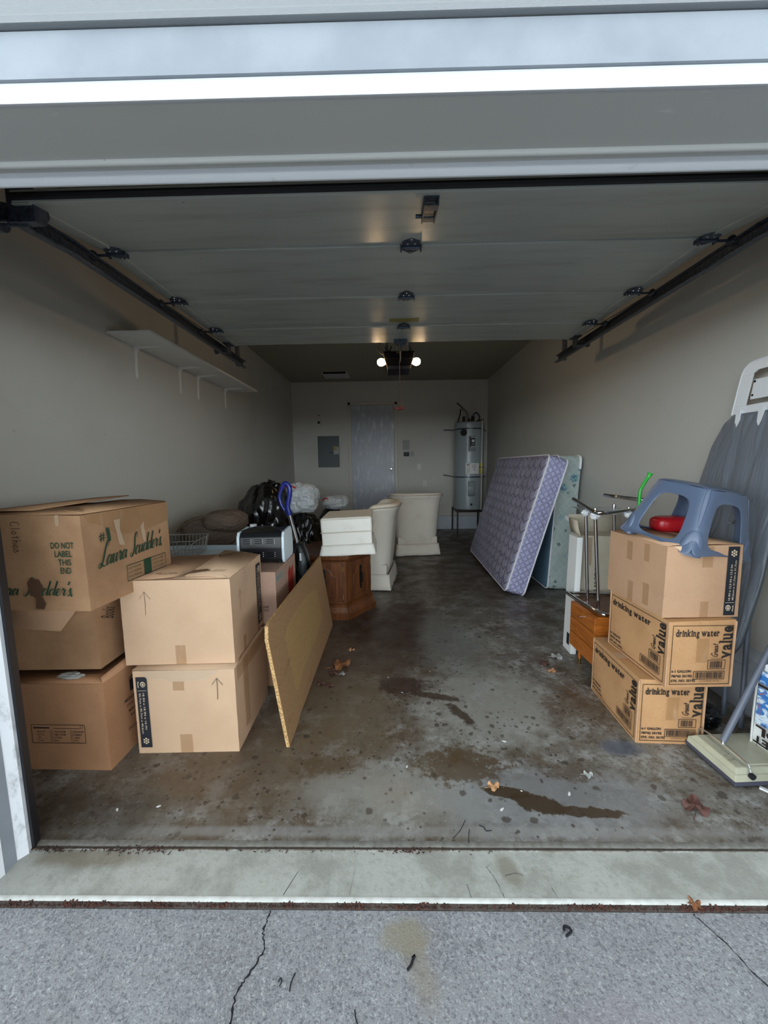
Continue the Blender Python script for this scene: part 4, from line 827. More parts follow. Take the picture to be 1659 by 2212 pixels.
# ================= LEFT AND CENTRE CLUTTER =================
# particle board leaning towards the boxes
T = thing('particle_board_panel', 'bare particle board panel with a paler patch leaning beside the cartons', 'board', (-.478, 1.665, 0), (0, R(-8.3), R(.3)))
PBp = [(.0, .0), (.18, .0), (.24, .012), (.28, .006), (1.40, 0), (1.40, .575), (.06, .580), (.03, .572), (.0, .52)]
b = nb(); prism(b, PBp, -.017, 0, 'YZ', .0015); ob('panel', b, 'particle_board', T)
b = nb()
V = []
for (y, z) in [PBp[0], PBp[8], PBp[7], PBp[6], PBp[5]]: V.append((b.verts.new((-.0165, y-.0012 if y < .05 else y, z+(.0012 if z > .5 else 0))), b.verts.new((-.0005, y-.0012 if y < .05 else y, z+(.0012 if z > .5 else 0)))))
for (a, c), (d, e) in zip(V, V[1:]): b.faces.new((a, c, e, d))
ob('raw_edge', b, 'particle_edge', T)
b = nb(); b.faces.new([b.verts.new((.0006, y, z)) for y, z in ((.22, .15), (.22, .44), (.30, .47), (.75, .47), (1.05, .42), (1.1, .2), (.8, .16), (.4, .155), (.27, .12))]); ob('pale_patch', b, 'board_pale_patch', T)

# hexagonal cabinet
T = thing('end_table', 'dark wood hexagonal cabinet table with carved doors under the white ottoman', 'end table', (-.545, 3.505, 0), (0, 0, R(-3)))
def hexp(r, off=0): return [(r*math.cos(R(-60+60*k+off)), r*math.sin(R(-60+60*k+off))) for k in range(6)]
def hexstack(prof):
    b = nb(); rings = [[b.verts.new((x, y, z)) for x, y in hexp(r)] for r, z in prof]
    for A, B in zip(rings, rings[1:]):
        for j in range(6): b.faces.new((A[j], A[(j+1) % 6], B[(j+1) % 6], B[j]))
    b.faces.new(rings[0][::-1]); b.faces.new(rings[-1]); return b
ob('base_moulding', hexstack([(.395, 0), (.398, .045), (.385, .055), (.375, .07), (.362, .10), (.362, .108), (.372, .112), (.372, .122), (.36, .13), (.34, .135)]), 'cabinet_wood', T, ang=20)
ob('body', hexstack([(.352, .12), (.352, .50)]), 'cabinet_wood', T, ang=20)
ob('top', hexstack([(.36, .495), (.375, .505), (.392, .512), (.395, .52), (.395, .53), (.388, .54), (.375, .545), (.37, .543), (0.01, .543)]), 'cabinet_wood', T, ang=20)
ap = .352*math.cos(R(30))
for k in (0, 5, 1, 4):
    am = R(-60+60*k+30); fr = Matrix.Rotation(am+R(90), 4, 'Z')     # local: x along the face, -y outwards
    b = nb(); M_ = Matrix.Rotation(am+R(90), 4, 'Z') @ Matrix.Translation((0, -ap, 0))
    box(b, -.15, -.014, .145, .15, .002, .485, .004)
    o = ob('door', b, 'cabinet_wood', T); o.matrix_local = M_
    b = nb()
    arch = [(-.092, .185), (-.092, .36), (-.075, .372), (-.062, .375)] + [(.055*math.cos(R(a)), .385+.05*math.sin(R(a))) for a in range(170, 9, -20)] + [(.062, .375), (.075, .372), (.092, .36), (.092, .185)]
    tube(b, [(x, -.015, z) for x, z in arch], .0055, 6, closed=True); prism(b, [(x*.9, .31+(z-.31)*.93) for x, z in arch], -.0165, -.012, 'XZ', .0)
    d_ = ob('carved_panel', b, 'cabinet_wood', o)
    b = nb(); box(b, -.013, -.022, .25, .013, -.016, .40, .003)
    for z, s in ((.415, .02), (.385, .016), (.33, .02), (.275, .016), (.24, .014)): blob(b, (0, -.021, z), (s*.8, .005, s), .25, 4, int(z*99), 3)
    tube(b, [(0, -.022, .37), (0, -.04, .36), (0, -.045, .33), (0, -.04, .29), (0, -.022, .28)], .005, 8, k=4)
    ob('handle', b, 'iron_black', o)
    for z in (.19, .43):
        b = nb(); cyl(b, (.153, -.012, z-.02), (.153, -.012, z+.02), .004, n=8); ob('hinge', b, 'brass', o)
# ottoman: box cushion over a skirted base
T = thing('ottoman', 'square white skirted ottoman resting on top of the hexagonal cabinet', 'ottoman', (-.375, 3.49, .546), (0, R(-2), R(2)))
ow, od = .425, .56
b = nb(); box(b, -ow/2, -od/2, .19, ow/2, od/2, .315, .018, 3)
for v in b.verts:
    if v.co.z > .25: v.co.z += .018*(1-(v.co.x/ow*2)**2)*(1-(v.co.y/od*2)**2)
ob('cushion', b, 'slipcover_white', T)
b = nb(); box(b, -ow/2+.004, -od/2+.004, .06, ow/2-.004, od/2-.004, .192, .012, 3); ob('base', b, 'slipcover_white', T)
def skirt(b, w, d, z0, z1, fl, nn=20, amp=.006, seed=0, cut=.02):
    for s in range(4):
        L = (w, d, w, d)[s]; a = s*math.pi/2; dist = (d, w, d, w)[s]/2
        def fn(u, v, L=L, a=a, dist=dist, s=s):
            t = (u-.5)*(L+2*fl*v*(1.0)-cut*v*.4); out = dist+fl*v+amp*v*noise.noise(Vector((t*14, s*5.+seed, v*2)))*1.6
            x, y = t, -out; return Vector((x*math.cos(a)-y*math.sin(a), x*math.sin(a)+y*math.cos(a), z1+(z0-z1)*v+.006*v*noise.noise(Vector((t*5, s+seed, 3)))))
        grid(b, fn, nn, 5)
b = nb(); skirt(b, ow, od, .0, .085, .022, seed=2); solid(ob('skirt', b, 'slipcover_white', T, ang=60), .004)
def rrect(w, d, z, r=.02, n=4):
    out = []
    for cx_, cy_, a0 in ((w/2-r, d/2-r, 0), (-w/2+r, d/2-r, 90), (-w/2+r, -d/2+r, 180), (w/2-r, -d/2+r, 270)):
        out += [(cx_+r*math.cos(R(a0+90*k/n)), cy_+r*math.sin(R(a0+90*k/n)), z) for k in range(n+1)]
    return out
for z, g_ in ((.302, 0), (.192, .004), (.086, .0)):
    b = nb(); tube(b, rrect(ow+g_, od+g_, z), .0045, 6, closed=True); ob('piping', b, 'slipcover', T)
# slipcovered barrel chairs
def chair(lab, loc, rz, mat='slipcover'):
    T = thing('armchair', lab, 'armchair', loc, (0, 0, R(rz)), 'slipcovered armchairs')
    w, d, t = .60, .66, .11
    # plan path of the wall: left front -> left back corner -> right back corner -> right front; chair faces -Y
    pl = []
    r = .10
    pl += [(-w/2+t/2, -d*.5+i*(d-r)/8) for i in range(8)]
    pl += [(-w/2+t/2+r-r*math.cos(R(a)), d/2-r-t/2+r*math.sin(R(a))+.0) for a in range(0, 91, 15)]
    pl += [(x, d/2-t/2) for x in (-.08, 0, .08)]
    pl += [(-x, y) for x, y in pl[:15][::-1]]
    N = len(pl)
    def H(i):
        x, y = pl[i]; s = max(0, min(1, (d/2-.12-y)/(d*.55))); return .90-.36*(s*s*(3-2*s))
    def fn_(o=[0]):
        b = nb(); rings = []
        for i, (x, y) in enumerate(pl):
            a = Vector(pl[max(0, i-1)]); c = Vector(pl[min(N-1, i+1)]); dd = (c-a).normalized(); n = Vector((-dd.y, dd.x))   # outward (left of travel)
            h = H(i); rt = .045; lean = lambda z: .10*max(0, z-.15)**1.3*(1.2 if y > 0 else .5); q = []
            for off, z in [(t*.45, .10), (t*.46, .45), (t*.42, h-.12)]: q.append((off+lean(z)*.9, z))
            for a_ in range(-40, 221, 26):
                q.append((.012+lean(h)+(rt+.012)*math.cos(R(a_)), h-rt+(rt)*math.sin(R(a_))))
            q += [(-t*.42+lean(h)*.8, h-.16), (-t*.5, .42), (-t*.5, .10)]
            rings.append([b.verts.new((x+n.x*u, y+n.y*u, z)) for u, z in q])
        for A, B in zip(rings, rings[1:]):
            for j in range(len(A)): b.faces.new((A[j], A[(j+1) % len(A)], B[(j+1) % len(A)], B[j]))
        b.faces.new(rings[0]); b.faces.new(rings[-1][::-1])
        top = [(r_[5].co.x, r_[5].co.y, r_[5].co.z) for r_ in rings]; return b, top
    b, top = fn_(); sub(ob('back', b, mat, T, ang=70), 1)
    b = nb(); tube(b, top, .006, 6); ob('piping', b, 'piping_beige', T)
    b = nb(); box(b, -w/2+.09, -d/2-.02, .26, w/2-.09, d/2-.09, .44, .04, 4); ob('seat_cushion', b, mat, T)
    b = nb(); box(b, -w/2+.012, -d/2+.01, .05, w/2-.012, d/2-.02, .27, .02, 2); ob('base', b, mat, T)
    b = nb(); skirt(b, w+.0, d+.0, .008, .17, .022, seed=rz, amp=.010); solid(ob('skirt', b, mat, T, ang=60), .004)
    for sx in (-1, 1):
        for sy in (-1, 1):
            b = nb(); cyl(b, (sx*.24, sy*.27, 0), (sx*.24, sy*.27, .08), .018, .024, 10); ob('foot', b, 'cabinet_wood', T)
    return T
chair('cream slipcovered armchair seen from its side, just behind the hexagonal cabinet', (-.325, 4.27, 0), -97)
chair('cream slipcovered armchair seen from behind, farther back near the door', (.33, 5.84, 0), 188)
# glass shade lamp between them
T = thing('table_lamp', 'small lamp with a round frosted glass shade behind the white ottoman', 'lamp', (-.205, 4.98, 0))
b = nb(); lathe(b, [(.10, 0), (.10, .02), (.02, .04), (.015, .45), (.03, .5), (.012, .55), (.03, .60), (.012, .64), (0, .64)], n=20); ob('base', b, 'iron_black', T)
b = nb(); lathe(b, [(.03, .64), (.055, .66), (.062, .70), (.06, .74), (.05, .775), (.045, .775), (.055, .74), (.057, .70), (.05, .665), (.03, .645)], n=24); ob('lamp_shade', b, 'frosted_glass', T)
# bags
def bag(name, lab, c, r, mat, seed, drawstring=None, flat=-.9, amp=.12, top=None):
    T = thing(name, lab, 'bag', (c[0], c[1], c[2]-r[2]*.0))
    b = nb(); blob(b, (0, 0, 0), r, amp, 1.6, seed, 6, -r[2]*.86, 2.6, .10); o = ob('sack', b, mat, T, ang=60)
    if top: b = nb(); blob(b, (top[0], top[1], r[2]*.97), (.06, .05, .045), .5, 4, seed+1, 4); ob('gathered_neck', b, mat, T, ang=60)
    if drawstring: 
        b = nb(); x, y, z = drawstring; tube(b, [(x-.05, y, z-.015), (x-.02, y-.02, z+.01), (x+.02, y-.01, z), (x+.05, y-.02, z-.012), (x+.07, y, z-.03)], .008, 6, k=5); ob('drawstring', b, 'red_plastic', T)
    return T
bag('bin_bag', 'big full black bin bag beside the brown cushion', (-1.30, 4.10, .56), (.29, .30, .55), 'bin_bag', 3, top=(.05, 0))
bag('bin_bag', 'black bin bag supporting the white bag with red ties', (-.96, 4.22, .38), (.24, .24, .40), 'bin_bag', 5)
bag('bin_bag', 'black bin bag low behind the ottoman, holding up a small white bag', (-.74, 5.05, .36), (.22, .22, .38), 'bin_bag', 9)
bag('white_plastic_bag', 'white plastic bag with red tie heaped on the black bag behind the blue handle', (-.96, 4.22, .94), (.18, .16, .165), 'white_bag', 11, (-.10, -.10, .14), amp=.2)
bag('white_plastic_bag', 'small white plastic bag with red tie peeking over the ottoman', (-.71, 5.0, .82), (.16, .13, .09), 'white_bag', 14, (-.10, -.08, .055), amp=.2)
# brown cushion
T = thing('floor_cushion', 'puffy dark brown cushion heaped against the left wall', 'cushion', (-1.58, 3.42, .0))
b = nb(); blob(b, (0.03, .05, .33), (.27, .30, .34), .05, 1.5, 21, 6, -.32, 3, .04); ob('lower_fold', b, 'brown_fabric', T, ang=70)
b = nb(); blob(b, (.02, -.02, .70), (.26, .27, .17), .06, 1.6, 25, 6, None, 2.6, .10); o_ = ob('upper_fold', b, 'brown_fabric', T, ang=70)
b = nb(); blob(b, (.16, -.10, .83), (.17, .2, .095), .07, 1.6, 28, 6, None, 2.6, .08); o_ = ob('rolled_corner', b, 'brown_fabric', T, ang=70)
b = nb(); tube(b, [(-.20, -.22, .76), (-.1, -.27, .83), (.03, -.28, .885), (.16, -.27, .90), (.28, -.24, .86)], .008, 6, k=6); ob('piping', b, 'brown_fabric', o_)
# storage bin with white tray lid, wire rack
T = thing('storage_bin', 'white plastic bin with a pale tray lid behind the cartons', 'bin', (-1.37, 2.70, 0))
b = nb(); prism(b, [(-.28, .0), (.28, .0), (.31, .66), (-.31, .66)], -.2, .2, 'XZ', .02); ob('tub', b, 'white_plastic', T)
b = nb()
rim = []
for (k_, z_) in ((.62, .665), (.64, .69), (.655, .70), (.665, .695), (.668, .68)): rim.append([b.verts.new((x*k_/.64, y*k_/.64, z_)) for x, y, _ in rrect(.62, .42, 0, .05, 5)])
for A, B in zip(rim, rim[1:]):
    for j in range(len(A)): b.faces.new((A[j], A[(j+1) % len(A)], B[(j+1) % len(A)], B[j]))
b.faces.new(rim[0]); ob('tray_lid', b, 'toaster_side', T)
T = thing('wire_dish_rack', 'white wire dish rack standing on the pale tray lid', 'dish rack', (-1.50, 2.70, .68), (0, 0, R(8)))
b = nb(); w_, d_, h_ = .34, .30, .115
for z, k_ in ((0.004, .88), (h_, 1)): tube(b, rrect(w_*k_, d_*k_, z, .03, 4), .0035, 6, closed=True)
ob('rim_wire', b, 'steel_wire', T)
for i in range(13):
    b = nb(); x = -w_/2+.02+i*(w_-.04)/12; tube(b, [(x, -d_/2, h_), (x*.9, -d_/2*.88, .004), (x*.9, d_/2*.88, .004), (x, d_/2, h_)], .0022, 5); ob('wire', b, 'steel_wire', T)
for s in (-1, 1):
    for i in range(6):
        b = nb(); y = -d_/2+.04+i*(d_-.08)/5; tube(b, [(s*w_/2, y, h_), (s*w_/2*.88, y*.9, .004)], .0022, 5); ob('wire', b, 'steel_wire', T)
b = nb(); tube(b, [(-.02, -.15, -.004+.02), (.06, -.152, .05), (.17, -.155, .11)], .004, 6); ob('brace', b, 'steel_wire', T)
# blue jug behind toaster
T = thing('plastic_jug', 'translucent blue plastic jug left of the toaster oven', 'jug', (-.985, 2.76, .69))
b = nb(); lathe(b, [(0, 0), (.06, 0), (.065, .01), (.065, .09), (.055, .12), (.022, .15), (.022, .165), (0, .165)], n=24); ob('body', b, 'jug_plastic', T); b = nb(); cyl(b, (0, 0, .163), (0, 0, .19), .024, n=16); ob('cap', b, 'white_plastic', T); b = nb(); tube(b, [(-.06, -.02, .06), (-.09, -.03, .058)], .006, 8); ob('spout', b, 'aluminium', T)
T = thing('cardboard_box', 'tan box mostly hidden, under the blue jug', 'box', (-.97, 2.76, 0)); ob('body', cardmesh(.16, .22, .685, 71), 'cardboard', T)
# toaster oven, seen from behind
T = thing('toaster_oven', 'black toaster oven with pale end caps, back to the camera, on the pinkish box', 'toaster oven', (-.795, 2.42, .6955), (0, 0, R(3)))
def tprof(k=1): return [(-.085*k, .012), (-.1*k, .03), (-.105*k, .10), (-.10*k, .165), (-.08*k, .192), (.10*k, .20), (.13*k, .18), (.155*k, .10), (.15*k, .03), (.13*k, .012)]
b = nb(); prism(b, tprof(), -.125, .125, 'YZ', .006); ob('housing', b, 'black_plastic', T)
for s in (-1, 1):
    b = nb(); prism(b, [(y*1.04, .1+(z-.1)*1.05) for y, z in tprof()], s*.125, s*.142, 'YZ', .005); ob('end_cap', b, 'toaster_side' if s > 0 else 'toaster_side', T)
b = nb()
for gx in (-.075, -.005, .065):
    for gz in (.05, .13):
        for k in range(3):
            z = gz+k*.012; box(b, gx-.028, -.1075+.0, z-.0012, gx+.012, -.1035, z+.0012)
ob('vent_slots', b, 'hole_black', T)
b = nb()
for gx in (-.075, -.005, .065):
    for gz in (.05, .13):
        for k in range(3): lathe(b, [(.0025, 0), (.002, .002), (0, .002)], (gx+.02, -.105, gz+k*.012), 8, Matrix.Rotation(R(90), 4, 'X'))
ob('rivets', b, 'white_plastic', T)
for x in (-.1, .1):
    for y in (-.06, .1): b = nb(); cyl(b, (x, y, 0), (x, y, .014), .01, n=10); ob('foot', b, 'black_plastic', T)
b = nb(); tube(b, [(-.12, -.07, .2), (-.06, .0, .215), (.03, .02, .215), (.1, -.04, .205), (.13, -.05, .19)], .004, 6, k=5); ob('power_cord', b, 'black_plastic', T)
# upright vacuum
T = thing('upright_vacuum', 'upright vacuum with blue loop handle and chrome pole behind the pinkish box', 'vacuum cleaner', (-.69, 2.98, 0))
b = nb(); tube(b, [(-.135, -.02, 1.12), (-.155, -.02, 1.06), (-.145, -.02, 1.0), (-.12, -.02, .955)], lambda t: .013-.002*t, 10, k=6); tube(b, [(-.135, -.02, 1.12), (-.115, -.02, 1.155), (-.088, -.02, 1.15), (-.075, -.02, 1.11), (-.082, -.02, 1.05), (-.094, -.02, .99), (-.09, -.02, .94)], lambda t: .016+.003*math.sin(t*3), 12, k=6); cyl(b, (-.09, -.02, .95), (-.086, -.02, .915), .021, .019, 14); ob('handle', b, 'blue_grip', T)
b = nb(); cyl(b, (-.087, -.02, .92), (-.04, 0, .69), .016, n=16); ob('chrome_pole', b, 'chrome', T)
b = nb(); tube(b, [(-.035, 0, .70), (-.02, 0, .64), (-.005, .0, .5), (.01, 0, .35), (.02, 0, .2)], lambda t: .03+.045*math.sin(t*2.3), 14, k=5); ob('body', b, 'black_plastic', T)
b = nb(); blob(b, (.01, -.07, .48), (.035, .03, .16), .0, 1, 1, 4); ob('dust_cover', b, 'panel_grey', T)
b = nb(); box(b, -.002, -.103, .58, .012, -.094, .64, .003); ob('switch', b, 'white_plastic', T)
b = nb(); box(b, -.14, -.12, .01, .16, .16, .12, .03, 3); ob('floor_head', b, 'black_plastic', T)
b = nb(); tube(b, [(-.03, -.04, .69), (-.05, -.09, .62), (-.02, -.1, .5), (.02, -.1, .42), (.03, -.11, .3), (-.01, -.1, .36), (-.06, -.09, .5), (-.04, -.08, .66)], .005, 6, k=6); ob('power_cord', b, 'rubber_black', T)
T = thing('wooden_drawer', 'small brown wooden crate wedged behind the vacuum, left of the hexagonal cabinet', 'crate', (-.93, 3.40, 0)); b = nb(); box(b, -.14, -.12, 0, .14, .12, .5, .004); ob('body', b, 'brown_fabric', T)
bpy.data.objects.remove(T.children[0]); bpy.data.objects.remove(T)

# ================= MATTRESS AND BOX SPRING =================
def slab(T, L, Hh, t, face, border, pipes, r=.05, facename='cover'):
    # faces +-x, border around; local: y 0..L, z 0..H, x -t..0 (x=-t is the face towards the left)
    ro = [(y+L/2, z+Hh/2) for y, z, _ in rrect(L, Hh, 0, r, 6)]
    b = nb(); V = [b.verts.new((-t, y, z)) for y, z in ro]; f = b.faces.new(V)
    # puffed face: inset rings
    for k_, dx in ((.985, .012), (.96, .018), (.5, .020)): pass
    b.free(); b = nb(); rings = []
    for k_, dx in ((0, 0), (.012, .010), (.035, .016), (.1, .018)):
        rings.append([b.verts.new((-t-dx, L/2+(y-L/2)*(1-2*k_/L*1.0), Hh/2+(z-Hh/2)*(1-2*k_/Hh))) for y, z in ro])
    for A, B in zip(rings, rings[1:]):
        for j in range(len(A)): b.faces.new((A[j], A[(j+1) % len(A)], B[(j+1) % len(A)], B[j]))
    b.faces.new(rings[-1]); ob('quilted_face' if facename == 'cover' else 'dust_cover', b, face, T, ang=60)
    b = nb(); rings = [[b.verts.new((x, L/2+(y-L/2)*s, Hh/2+(z-Hh/2)*s)) for y, z in ro] for x, s in ((-t, 1), (-t*.75, 1.005), (-t*.5, 1.007), (-t*.25, 1.005), (0, 1))]
    for A, B in zip(rings, rings[1:]):
        for j in range(len(A)): b.faces.new((A[j], A[(j+1) % len(A)], B[(j+1) % len(A)], B[j]))
    b.faces.new(rings[-1]); ob('border', b, border, T, ang=50)
    for x in pipes:
        b = nb(); tube(b, [(x, y, z) for y, z in ro], .0075, 8, closed=True); ob('piping', b, 'piping_white', T)
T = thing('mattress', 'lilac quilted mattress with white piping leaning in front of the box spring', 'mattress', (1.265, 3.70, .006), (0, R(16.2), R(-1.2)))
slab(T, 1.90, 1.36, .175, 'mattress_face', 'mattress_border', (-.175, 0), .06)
T = thing('box_spring', 'blue-green floral box spring with white corner guards leaning on the right wall', 'box spring', (1.79, 3.90, .004), (0, R(3.0), R(-.5)))
slab(T, 1.78, 1.345, .215, 'spring_face', 'spring_floral', (-.215,), .05, 'dust')
for z0, z1 in ((1.345, 1.22), (0, .125)):
    b = nb(); s_ = 1 if z0 > 1 else -1
    tube(b, [(-.006, .001, z1), (-.006, -.001, z0-s_*.05), (-.006, .012, z0-s_*.014), (-.006, .05, z0+.001), (-.006, .12, z0+.001)], .013, 8, k=4); ob('corner_guard', b, 'white_plastic', T)
b = nb(); prism(b, [(-.05, .83), (-.01, .80), (.02, .86), (-.02, .845), (-.04, .86)], -.012, -.004, 'XZ'); tag_ = ob('care_tag', b, 'paper_white', T, (-.06, 0, -.1))

# ================= RIGHT SIDE =================
# moulded step stool
ST = thing('step_stool', 'blue-grey moulded plastic step stool sitting askew on the top right carton', 'stool', (1.352, 1.838, .890), (R(9.5), R(9.0), R(17)))
def stool():
    b = nb(); NB, NR, HT = 10, 6, .285
    def hw(t): return .130+.058*(1-t)**1.15+.012*max(0, 1-t*6)**2        # half width at height t (0 floor, 1 top)
    def P(side, s, t):
        h = hw(t); r = .30
        u = s*h
        # rounded square corner, legs bulge outward at the foot
        c = abs(s); inset = .018*(max(0, c-.72)/.28)**2
        leg = max(0, 1-abs(c-.93)/.25); out = h-inset+.012*leg*(1-t)**1.5
        x, y = u, -out; a = side*math.pi/2
        arch = .024*max(0, 1-t/.1)*math.cos(min(1, c/.8)*math.pi/2)**.5
        return Vector((x*math.cos(a)-y*math.sin(a), x*math.sin(a)+y*math.cos(a), t*HT+arch))
    for side in range(4):
        outer = []; n = NB
        outer += [(-1+2*i/n, 0) for i in range(n)]; outer += [(1, i/n) for i in range(n)]; outer += [(1-2*i/n, 1) for i in range(n)]; outer += [(-1, 1-i/n) for i in range(n)]
        cs, ct, a_, b_ = 0, .47, .56, .335; M = []
        for s, t in outer:
            th = math.atan2((t-.5)*2, s); e = 4.2; c, sn = math.cos(th), math.sin(th); k = (abs(c)**e+abs(sn)**e)**(-1/e)
            tt = ct+b_*sn*k; M.append((cs+(a_*(1-.14*(tt-.3)))*c*k, tt))
        rows = []
        for q in range(NR+1):
            f = q/NR; rows.append([b.verts.new(P(side, o[0]+(m[0]-o[0])*f, o[1]+(m[1]-o[1])*f)) for o, m in zip(outer, M)])
        for A, B in zip(rows, rows[1:]):
            for j in range(len(A)): b.faces.new((A[j], A[(j+1) % len(A)], B[(j+1) % len(A)], B[j]))
    # foot cups: bulged corner pads
    n = 12; h = hw(1)
    top = grid(b, lambda u, v: Vector(((u-.5)*2*h, (v-.5)*2*h, HT+.012*(1-abs(u*2-1)**4)*(1-abs(v*2-1)**4))), n+1, n+1)
    for r_ in top:
        for v in r_:
            cx_, cy_ = abs(v.co.x)/h, abs(v.co.y)/h
            if cx_ > .999: v.co.x *= 1-.018*(max(0, cy_-.72)/.28)**2/h*1
            if cy_ > .999: v.co.y *= 1-.018*(max(0, cx_-.72)/.28)**2/h*1
    bmesh.ops.remove_doubles(b, verts=b.verts[:], dist=.006)
    return b
o = ob('body', stool(), 'stool_plastic', ST, ang=80); m_ = o.modifiers.new('smooth', 'SMOOTH'); m_.iterations = 4; m_.factor = .5; solid(o, .0045, -1); sub(o, 1)
for k in range(4):
    a = R(45+90*k); b = nb()
    b2 = nb(); blob(b2, (0, 0, .0), (.026, .044, .112), .0, 1, 1, 4)
    for v in b2.verts: 
        if v.co.z < 0: v.co.z = 0
    merge(b, b2); o = ob('foot_cup', b, 'stool_plastic', ST, (.213*math.cos(a), .213*math.sin(a), .0), (R(-9)*0, 0, a))
b = nb(); blob(b, (0, 0, .042), (.085, .06, .042), 0, 1, 1, 4, -.035, 3.2); tag(ob('red_tub', b, 'red_plastic', loc=(1.40, 1.985, .9285)), 'red plastic tub on the top right carton, seen through the stool', 'tub')
# chrome rack upside down, small cabinet under it
T = thing('drawer_cabinet', 'small honey-coloured wooden drawer cabinet on brass-tipped legs behind the water cartons', 'cabinet', (1.16, 2.165, 0))
b = nb(); box(b, .0, .01, .115, .34, .30, .405, .004); ob('body', b, 'honey_wood', T)
for z0, z1, nm in ((.31, .402, 'drawer'), (.215, .306, 'drawer'), (.118, .211, 'drawer')):
    b = nb(); box(b, -.010, .006, z0, .002, .304, z1, .002); o = ob(nm, b, 'honey_wood', T)
    if z0 > .3: b = nb(); tube(b, [(-.012, .15, (z0+z1)/2), (-.03, .15, (z0+z1)/2)], .006, 10); ob('knob', b, 'chrome', o)
for x in (.04, .3):
    for y in (.05, .26): b = nb(); cyl(b, (x, y, .0), (x, y, .12), .007, .014, 12); o = ob('leg', b, 'honey_wood', T); b = nb(); cyl(b, (x, y, 0), (x, y, .035), .0078, .0095, 12); ob('brass_tip', b, 'brass', o)
T = thing('chrome_stand', 'chrome tube stand turned upside down on the small drawer cabinet', 'stand', (1.25, 2.35, .406))
rel = lambda x, y, z: (x-1.25, y-2.35, z-.406)
b = nb(); tube(b, [rel(1.15, 2.52, .435), rel(1.165, 2.35, .43), rel(1.19, 2.20, .425), rel(1.24, 2.17, .42), rel(1.45, 2.17, .42), rel(1.47, 2.4, .42), rel(1.45, 2.52, .425), rel(1.2, 2.54, .43)], .011, 12, closed=True, k=4); ob('base_frame', b, 'chrome', T)
b = nb(); box(b, *rel(1.18, 2.19, .408), *rel(1.46, 2.52, .416), .002); ob('base_shelf', b, 'cabinet_wood', T)
P4 = [(1.245, 2.45, 1.208, 2.45), (1.238, 2.304, 1.189, 2.30), (1.45, 2.50, 1.409, 2.50), (1.44, 2.33, 1.40, 2.33)]
for x0, y0, x1, y1 in P4:
    b = nb(); cyl(b, rel(x0, y0, .42), rel(x1, y1, 1.0), .0105, n=14); o = ob('post', b, 'chrome', T)
    b = nb(); blob(b, rel(x1, y1-.004, .975), (.026, .02, .022), .35, 3, int(x0*99), 3); ob('cap', b, 'white_plastic', o); b = nb(); lathe(b, [(0, 0), (.011, 0), (.009, .018), (0, .022)], rel(x1, y1, 1.0), 12); ob('finial', b, 'chrome', o)
b = nb(); tube(b, [rel(1.245, 2.70, 1.036), rel(1.20, 2.45, 1.015), rel(1.17, 2.27, 1.0), rel(1.22, 2.235, 1.0), rel(1.52, 2.40, 1.003)], .0125, 12, k=4); ob('rail', b, 'chrome', T)
b = nb(); tube(b, [rel(1.50, 2.78, 1.055), rel(1.50, 2.6, 1.055), rel(1.62, 2.45, 1.04)], .0125, 12, k=4); ob('rail', b, 'chrome', T)
b = nb(); box(b, *rel(1.19, 2.28, .992), *rel(1.44, 2.60, .996)); gl = Mat('clear_sheet', (220, 225, 228), .05); gl.b.inputs['Transmission Weight'].default_value = 1; gl.b.inputs['IOR'].default_value = 1.1; MM['clear_sheet'] = gl.m; ob('clear_shelf', b, 'clear_sheet', T)
# tall carton behind
dC = (.34, .17, .80)
T = carton('tall open carton marked MADE IN THAILAND standing behind the chrome stand', (1.262+.170, 2.565+.105, 0), -5, dC, 'cardboard_pale', 61, amp=.004, jit=.006)
p = Print(); p.txt('MADE IN THAILAND', .098, .60, .34, .024, -90, .018); p.lay('printed_text', 'ink_black', T, 'front', dC, .006)
tape(T, dC, 'front', .045, .60, .075, .79, 'packing_tape', .006)
p = Print(); p.txt('TABLE LAMP ASSEMBLY', .055, .62, .4, .013, -90); p.txt('ITEM NO. 4 / QTY 1 / 12 KG', .085, .66, .38, .011, -90); p.txt('THIS SIDE UP', .03, .35, .2, .02, -90, .0); p.lay('printed_text', 'ink_brown', T, 'left', dC, .006)
p = Print(); p.rect(.09, .60, .125, .70); L_ = p.lay('white_sticker', 'paper_white', T, 'left', dC, .0065); p = Print(); p.bars(.093, .61, .122, .65, 4); p.lay('barcode', 'ink_black', L_, 'left', dC, .0072)
flap(T, [((-.17, .08, .80), (-.17, -.085, .80)), ((-.185, .08, .86), (-.185, -.085, .85)), ((-.19, .08, .905), (-.19, -.08, .90))], 'cardboard_pale')
flap(T, [((-.17, .085, .80), (.17, .085, .80)), ((-.175, .10, .86), (.175, .10, .86)), ((-.18, .12, .92), (.17, .12, .92))], 'cardboard_pale')
T = thing('foam_slab', 'narrow white packing slab standing left of the tall carton', 'packing slab', (1.196, 2.545, 0), (0, R(1.0), R(-2)))
b = nb(); box(b, 0, 0, 0, .038, .13, .80, .004); ob('slab', b, 'paper_white', T); b = nb(); box(b, -.0015, .03, .05, .0, .07, .13); ob('black_label', b, 'label_black', T)
for k_ in range(1):
    T = thing('green_handle', 'bright green translucent plastic handle poking up behind the stool', 'handle', (1.522, 2.43, .0), (0, 0, 0))
    b = nb(); tube(b, [(0, 0, .01), (0, 0, .6), (.0, 0, 1.06), (.012, 0, 1.13), (.045, 0, 1.19), (.055, 0, 1.212)], lambda t: .010+.008*max(0, (t-.8)*5), 10, k=4); ob('grip', b, 'green_plastic', T)
